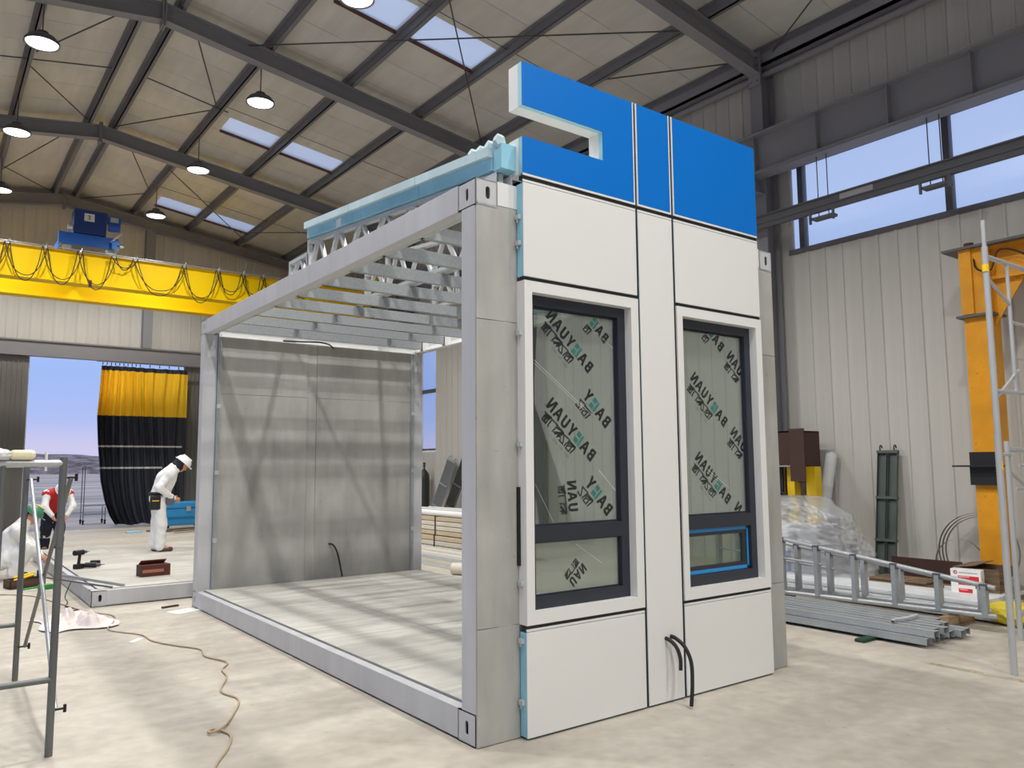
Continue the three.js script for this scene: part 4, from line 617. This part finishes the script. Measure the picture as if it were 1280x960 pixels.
for (const [k, a, b] of [[0, [-1.15, .215, -8.55], [-.60, .215, -6.78]], [1, [-1.28, .208, -8.3], [-.74, .208, -6.75]]]) tag(put('steel_bar', bar(V(...a), V(...b), .03, k ? .016 : .03), k ? M.steeldark : M.steellight), k ? 'thin dark steel bar lying across the frame corner' : 'light square steel bar lying across the frame corner', 'bar');
{ // drop cloth and small things on the floor
  const g = new THREE.PlaneGeometry(1, 1, 50, 34).rotateX(-Math.PI / 2), p = g.attributes.position; for (let i = 0; i < p.count; i++) { const x = p.getX(i), z = p.getZ(i), e = Math.max(Math.abs(x), Math.abs(z)) * 2, h = Math.max(0, fbm(x + .5, z + .5, 5, 5, 25, 4) - .36) * .26 * Math.min(1, (1 - e) * 3 + .05) + .012; p.setXYZ(i, x * (.62 + .12 * Math.sin(z * 7)), h, z * (1.0 + .15 * Math.sin(x * 6))); } g.computeVertexNormals();
  const m = put('drop_cloth', g, mat('#f3e6e1', { roughness: .5, side: 2 })); m.position.set(-1.28, 0, -5.75); m.rotation.y = .15; tag(m, 'crumpled pale pink plastic sheet on the floor near the scaffold', 'plastic sheet');
  tag(put('extension_cord', tube([[-1.42, .008, -.3], [-1.28, .008, -.66], [-1.13, .008, -.92], [-1.06, .01, -1.14], [-1.12, .016, -1.27], [-1.17, .02, -1.2], [-1.1, .02, -1.22], [-.9, .008, -1.55], [-.78, .008, -1.85], [-.82, .008, -2.1], [-.66, .012, -2.5], [-.62, .008, -2.75], [-.52, .012, -2.95], [-.6, .008, -3.3], [-.56, .008, -3.6], [-.7, .01, -3.9], [-.82, .008, -4.25], [-.84, .008, -4.6], [-1.05, .008, -5.09], [-.95, .03, -5.4], [-.87, .008, -5.93], [-1.06, .008, -6.4], [-1.25, .008, -7.3], [-1.5, .008, -8.2], [-2.2, .008, -8.8]], .0075, 260, 7), M.cord), 'thin beige extension cord snaking over the concrete beside the module', 'cord');
  tag(put('power_cable', tube([[-1.06, .2, -7.6], [-1.1, .03, -7.7], [-1.14, .008, -7.2], [-1.2, .008, -6.9], [-1.12, .008, -6.62], [-1.2, .008, -6.5], [-1.25, .008, -6.45]], .006, 60, 6), M.black), 'dark power cable running down the edge of the boarded frame', 'cable');
  tag(put('sheet_offcut', bb(-.16, .16, 0, .006, -.12, .12).rotateY(.4).translate(-.16, 0, -5.72), M.white), 'square white sheet offcut on the floor by the module corner', 'offcut'); tag(put('paper_scrap', bb(-.09, .09, 0, .004, -.03, .03).rotateY(.9).translate(-.93, 0, -4.4), M.white), 'narrow white paper scrap beside the extension cord', 'scrap'); tag(put('wood_strip', bb(-.1, .1, 0, .02, -.02, .02).rotateY(.3).translate(-.22, 0, -6.1), M.darkwood), 'short brown wood strip on the floor by the module corner', 'strip');
  const b = thing('brush', 'bright green plastic brush on the floor by the crouching worker', 'brush', [-1.28, 0, -8.66], .3); put('head', rb(-.02, .16, 0, .07, -.045, .045, .02), M.greenm, b); put('handle', rod(V(-.02, .04, 0), V(-.26, .03, 0), .013, 8), M.greenm, b);
  const k = thing('tool_box', 'open brown tool crate with yellow handles by the crouching worker', 'tool box', [-1.42, 0, -9.1], .2); put('tray', [bb(-.22, .22, 0, .015, -.14, .14), bb(-.22, .22, 0, .12, -.14, -.125), bb(-.22, .22, 0, .12, .125, .14), bb(-.22, -.205, 0, .12, -.14, .14), bb(.19, .22, 0, .2, -.14, .14)], M.darkwood, k); put('tool_handle', [rod(V(-.15, .1, .05), V(.1, .16, .02), .02, 8), rod(V(-.12, .13, -.06), V(.12, .18, -.03), .02, 8)], M.yellow, k);
}
{ // blue chest near the far door
  const t = thing('tool_chest', 'blue steel tool chest near the far door curtain', 'tool chest', [3.0, .14, -18.4], .2); put('body', [rb(-.62, .62, 0, .22, -.3, .3, .02), rb(-.64, .64, .22, .44, -.32, .32, .02)], mat('#2f8fc9', { roughness: .45 }), t); put('lid', rb(-.66, .66, .44, .6, -.34, .34, .03), mat('#2f8fc9', { roughness: .45 }), t); put('latch', rb(-.06, .06, .36, .5, .33, .36, .005), M.chrome, t); put('rib', [bb(-.63, .63, .2, .23, .3, .33)], mat('#2679ad', { roughness: .5 }), t);
  for (let i = 0; i < 4; i++) { const m = put('plank', rb(-.9, .9, 0, .035, -.07, .07, .004), i % 2 ? M.timber : M.steeldark); m.position.set(3.0 + .1 * i, i < 2 ? .0 : .036, -18.2 + .3 * (i % 2) - .25 + .15 * i); m.rotation.y = .2 + .1 * i; tag(m, i % 2 ? 'pale plank under the blue tool chest' : 'dark plank under the blue tool chest', 'plank', i % 2 ? 'pale planks under the chest' : 'dark planks under the chest'); }
  for (const x of [2.55, 3.45]) tag(put('timber_bearer', rb(x - .06, x + .06, .071, .14, -18.75, -18.1, .004), M.darkwood), x < 3 ? 'dark bearer under the curtain end of the blue chest' : 'dark bearer under the wall end of the blue chest', 'bearer');
  tag(put('foam_offcut', rb(1.6, 1.95, 0, .04, -18.3, -18.05, .005), M.xps), 'small light blue foam offcut on the floor before the curtain', 'offcut');
}

// ---------- people ----------
function blob(bones, cell, k, wrinkle = 0) { // smooth union of tapered capsules, meshed; bones: [ax, ay, az, ra, bx, by, bz, rb]
  const lo = [9, 9, 9], hi = [-9, -9, -9]; for (const b of bones) for (const o of [0, 4]) for (let c = 0; c < 3; c++) { lo[c] = Math.min(lo[c], b[o + c] - b[o + 3] - .05); hi[c] = Math.max(hi[c], b[o + c] + b[o + 3] + .05); }
  const size = Math.max(hi[0] - lo[0], hi[1] - lo[1], hi[2] - lo[2]), N = Math.ceil(size / cell) + 4, mc = new MarchingCubes(N, M.skin, false, false, 120000), half = N / 2, ctr = lo.map((v, c) => (v + hi[c]) / 2), S = N * cell / 2; mc.isolation = 0;
  mc.field.fill(-1);
  const x0 = ctr.map((c) => c);
  for (let z = 0; z < N; z++) { const pz = x0[2] + (z - half) / half * S; if (pz < lo[2] || pz > hi[2]) continue; for (let y = 0; y < N; y++) { const py = x0[1] + (y - half) / half * S; if (py < lo[1] || py > hi[1]) continue; for (let x = 0; x < N; x++) { const px = x0[0] + (x - half) / half * S; if (px < lo[0] || px > hi[0]) continue;
    let s = 0, near = 9; for (const b of bones) { const dx = b[4] - b[0], dy = b[5] - b[1], dz = b[6] - b[2], qx = px - b[0], qy = py - b[1], qz = pz - b[2], t = Math.max(0, Math.min(1, (qx * dx + qy * dy + qz * dz) / (dx * dx + dy * dy + dz * dz + 1e-9))), ex = qx - dx * t, ey = qy - dy * t, ez = qz - dz * t, d = Math.sqrt(ex * ex + ey * ey + ez * ez) - (b[3] + (b[7] - b[3]) * t); near = Math.min(near, d); s += Math.exp(-d / k); }
    let d = -k * Math.log(s + 1e-30); if (!isFinite(d)) d = near; if (wrinkle && Math.abs(d) < .06) d += wrinkle * (Math.sin(py * 38 + px * 23 + 3 * Math.sin(pz * 31)) * .6 + Math.sin(px * 61 - py * 47 + pz * 53) * .4);
    mc.field[x + y * N + z * N * N] = -Math.max(-1, Math.min(1, d)); } } }
  mc.update(); const n = mc.count, p = new Float32Array(n * 3), nn = new Float32Array(n * 3); for (let i = 0; i < n; i++) for (let c = 0; c < 3; c++) { p[i * 3 + c] = x0[c] + mc.positionArray[i * 3 + c] * S; nn[i * 3 + c] = mc.normalArray[i * 3 + c]; }
  const g = new THREE.BufferGeometry(); g.setAttribute('position', new THREE.BufferAttribute(p, 3)); g.setAttribute('normal', new THREE.BufferAttribute(nn, 3));
  // make the normals point outwards, as the triangles do
  const e = V(), f = V(), a = V(); let out = 0; for (let i = 0; i < Math.min(n, 3000); i += 3) { a.fromArray(p, i * 3); e.fromArray(p, i * 3 + 3).sub(a); f.fromArray(p, i * 3 + 6).sub(a); out += Math.sign(e.cross(f).dot(V().fromArray(nn, i * 3))); } if (out < 0) for (let i = 0; i < nn.length; i++) nn[i] *= -1;
  return g;
}
const seg = (a, ra, b, rb2) => [...a, ra, ...b, rb2];
const lerp = (a, b, t) => a.map((x, i) => x + (b[i] - x) * t), add3 = (a, b) => a.map((x, i) => x + b[i]);
function headParts(c, fwd, up) { // head bones around its centre; fwd and up are unit vectors
  const f = V(...fwd).normalize(), u = V(...up); u.addScaledVector(f, -u.dot(f)).normalize(); const s = V().crossVectors(u, f), P = (x, y, z) => V(...c).addScaledVector(s, x).addScaledVector(u, y).addScaledVector(f, z).toArray();
  const skull = [seg(P(0, .03, -.025), .085, P(0, .015, .015), .08), seg(P(0, -.03, .03), .062, P(0, -.085, .055), .036), seg(P(0, -.005, .095), .012, P(0, -.035, .108), .014), seg(P(-.028, -.07, .085), .01, P(.028, -.07, .085), .01), seg(P(.082, .0, -.01), .016, P(.084, -.035, -.01), .013), seg(P(-.082, .0, -.01), .016, P(-.084, -.035, -.01), .013), seg(P(.035, .028, .083), .012, P(.02, .028, .088), .01), seg(P(-.035, .028, .083), .012, P(-.02, .028, .088), .01)];
  return { skull, P, m: new THREE.Matrix4().makeBasis(s, u, f).setPosition(...c) };
}
function handBones(w, dir, palm, side) { // wrist, direction of the fingers, palm normal, +1 or -1 for the thumb's side
  const d = V(...dir).normalize(), n = V(...palm); n.addScaledVector(d, -n.dot(d)).normalize(); const s = V().crossVectors(d, n).multiplyScalar(side), P = (x, y, z) => V(...w).addScaledVector(s, x).addScaledVector(d, y).addScaledVector(n, z).toArray(), l = [];
  l.push(seg(P(0, -.02, 0), .026, P(0, .05, 0), .03)); for (const [x, len] of [[.03, .055], [.011, .065], [-.009, .06], [-.028, .046]]) { l.push(seg(P(x, .06, 0), .0105, P(x * 1.15, .06 + len * .55, .012), .0095)); l.push(seg(P(x * 1.15, .06 + len * .55, .012), .0095, P(x * 1.1, .06 + len * .85, .038), .008)); } l.push(seg(P(.03, .0, .005), .014, P(.058, .03, .02), .011)); l.push(seg(P(.058, .03, .02), .011, P(.056, .058, .035), .009)); return l;
}
function person(label, pos, turn, J, look) { // J: joints of the pose; look: clothing
  const t = thing('person', label, 'person', pos, turn);
  const limbs = [], cloth = [], legs = [], torso = [];
  torso.push(seg(J.pelvis, .125, lerp(J.pelvis, J.chest, .5), .115), seg(lerp(J.pelvis, J.chest, .5), .115, J.chest, .135), seg(add3(J.shoulder[0], [0, -.02, 0]), .065, add3(J.shoulder[1], [0, -.02, 0]), .065), seg(J.chest, .12, J.neck, .06));
  for (const i of [0, 1]) { limbs.push(seg(J.shoulder[i], .055, J.elbow[i], .042), seg(J.elbow[i], .042, J.hand[i], .028)); legs.push(seg(J.hip[i], .088, J.knee[i], .06), seg(J.knee[i], .06, J.ankle[i], .042), seg(J.ankle[i], .045, J.toe[i], .035)); }
  const h = headParts(J.head, J.face, J.up || [0, 1, 0]), hands = [0, 1].flatMap(i => handBones(J.hand[i], J.finger[i], J.palm[i], i ? -1 : 1));
  const parts = [blob([...torso, ...limbs, ...legs, seg(J.neck, .052, lerp(J.neck, J.head, .75), .05)], .016, .018), blob([...h.skull, seg(J.head, .055, J.neck, .05)], .006, .008), blob(hands, .005, .005)];
  const base = put('body', merge(parts), M.skin, t);
  const grow = (l, r) => l.map(b => { b = [...b]; b[3] += r; b[7] += r; return b; });
  const sleeves = [0, 1].flatMap(i => [seg(J.shoulder[i], .068, J.elbow[i], .06), seg(J.elbow[i], .062, lerp(J.elbow[i], J.hand[i], .93), .044)]), trousers = [0, 1].flatMap(i => [seg(J.hip[i], .11, J.knee[i], .094), seg(J.knee[i], .094, lerp(J.knee[i], J.ankle[i], .96), .088)]);
  if (look.suit) { put('coverall', blob([...grow(torso, .025), ...sleeves, ...trousers, seg(J.neck, .085, lerp(J.neck, J.head, .3), .08)], .014, .022, .005), M.coverall, t).userData.label = 'white disposable coverall'; }
  else { put('jacket', blob([...grow(torso, .018), ...sleeves], .014, .018, .003), M.coverall, t); put('vest', blob(grow(torso, .03), .014, .02), M.red, t).userData.label = 'red work vest'; put('trousers', blob([...trousers, seg(J.pelvis, .14, lerp(J.pelvis, J.chest, .3), .13)], .014, .02, .003), M.navy, t); for (const i of [0, 1]) put('reflective_band', rod(V(...lerp(J.knee[i], J.ankle[i], .35)), V(...lerp(J.knee[i], J.ankle[i], .5)), .092, 18), M.reflect, t); }
  for (const i of [0, 1]) { const a = J.ankle[i], o = J.toe[i]; put('boot', blob([seg(a, .055, add3(a, [0, -.02, 0]), .055), seg(add3(a, [0, -.035, 0]), .045, o, .04)], .01, .01), look.shoe || M.shoe, t); }
  // hair or hood lining, then the helmet
  if (look.hood) put('hood', blob([seg(h.P(0, .02, -.04), .1, h.P(0, -.05, -.03), .09), seg(h.P(0, -.05, -.03), .09, J.neck, .09)], .01, .02), M.navy, t); else put('hair', blob([seg(h.P(0, .035, -.035), .092, h.P(0, -.03, -.05), .07)], .01, .01), M.hairm, t);
  const shell = []; for (let k = 0; k <= 12; k++) { const a = k / 12 * Math.PI / 2; shell.push(new THREE.Vector2(.128 * Math.cos(a) ** .9, .125 * Math.sin(a))); } const dome = new THREE.LatheGeometry([...shell, new THREE.Vector2(.0, .12), new THREE.Vector2(.12, 0), new THREE.Vector2(.128, 0)].slice(0, 13), 28).scale(.95, 1, 1.12);
  const hm = h.m.clone().multiply(new THREE.Matrix4().makeTranslation(0, .035, -.005));
  const helm = put('helmet', [dome, new THREE.CylinderGeometry(.138, .142, .012, 28).scale(.95, 1, 1.14), rb(-.07, .07, -.006, .006, .1, .185, .005), bb(-.012, .012, .06, .128, -.09, .09)].map(g => g.applyMatrix4(hm)), look.helmet || M.helmet, t);
  return { t, h };
}
{
  const p = person('person in white coverall and white helmet standing bent over on the boarded frame', [.72, .2, -10.85], -.12, {
    pelvis: [-.04, .92, 0], chest: [.07, 1.24, 0], neck: [.19, 1.43, 0], head: [.32, 1.5, 0], face: [.72, -.62, .1], up: [.6, .8, 0], shoulder: [[.11, 1.36, .17], [.11, 1.36, -.17]], elbow: [[-.06, 1.1, .26], [-.03, 1.1, -.25]], hand: [[.2, .9, .13], [.22, .9, -.12]],
    finger: [[.9, -.3, -.3], [.9, -.3, .3]], palm: [[0, -.3, -1], [0, -.3, 1]], hip: [[-.04, .87, .09], [-.04, .87, -.09]], knee: [[0, .48, .1], [-.03, .48, -.1]], ankle: [[.0, .085, .1], [-.07, .085, -.1]], toe: [[.17, .042, .12], [.1, .042, -.12]] }, { suit: 1, hood: 1 });
  put('tool_belt', [new THREE.TorusGeometry(.15, .028, 8, 28).rotateX(Math.PI / 2).scale(1, 1.3, 1.05).translate(-.03, .99, 0)], M.black, p.t); put('tool_pouch', [rb(-.19, -.02, .72, .97, .14, .22, .03)], M.black, p.t); put('tool_pouch', [rb(.06, .2, .8, .96, .13, .19, .02)], M.steeldark, p.t); put('pouch_trim', bb(-.16, -.05, .87, .885, .221, .224), M.yellow, p.t);
}
{
  const p = person('person in white coverall and green helmet crouching beside the boarded frame', [-1.45, 0, -10.1], -.1, {
    pelvis: [-.2, .3, 0], chest: [-.04, .62, 0], neck: [.07, .82, 0], head: [.17, .93, .02], face: [.78, -.5, .2], up: [.5, .85, 0], shoulder: [[.0, .75, .18], [.0, .75, -.18]], elbow: [[.14, .5, .24], [.16, .5, -.2]], hand: [[.3, .33, .12], [.32, .33, -.06]],
    finger: [[.8, -.6, -.1], [.8, -.6, .1]], palm: [[-.4, -.6, 0], [-.4, -.6, 0]], hip: [[-.2, .27, .1], [-.2, .27, -.1]], knee: [[.14, .44, .2], [.14, .44, -.18]], ankle: [[-.03, .09, .17], [-.03, .09, -.15]], toe: [[.13, .042, .19], [.13, .042, -.17]] }, { suit: 1, helmet: mat('#3f7f62', { roughness: .4 }), shoe: M.black });
  put('helmet_stripe', [new THREE.TorusGeometry(.1, .012, 6, 20, Math.PI)].map(g => g.rotateY(Math.PI / 2).translate(0, .07, 0).applyMatrix4(p.h.m)), M.yellow, p.t); put('tool_pouch', rb(-.36, -.2, .2, .42, .06, .2, .03), M.black, p.t);
}
person('person in red vest and dark trousers bending forward beyond the boarded frame', [-.48, 0, -14.3], .1, {
  pelvis: [0, .86, -.12], chest: [0, 1.1, .12], neck: [.02, 1.2, .3], head: [.03, 1.2, .43], face: [.1, -.8, .6], up: [0, .6, .8], shoulder: [[.19, 1.16, .22], [-.19, 1.16, .22]], elbow: [[.25, .9, .32], [-.25, .9, .32]], hand: [[.12, .72, .42], [-.12, .72, .42]], finger: [[-.3, -.9, .2], [.3, -.9, .2]], palm: [[-1, 0, 0], [1, 0, 0]],
  hip: [[.1, .84, -.12], [-.1, .84, -.12]], knee: [[.12, .47, -.06], [-.12, .47, -.06]], ankle: [[.13, .085, -.1], [-.13, .085, -.1]], toe: [[.15, .042, .06], [-.15, .042, .06]] }, { shoe: M.black });
renderer.render(scene, camera);
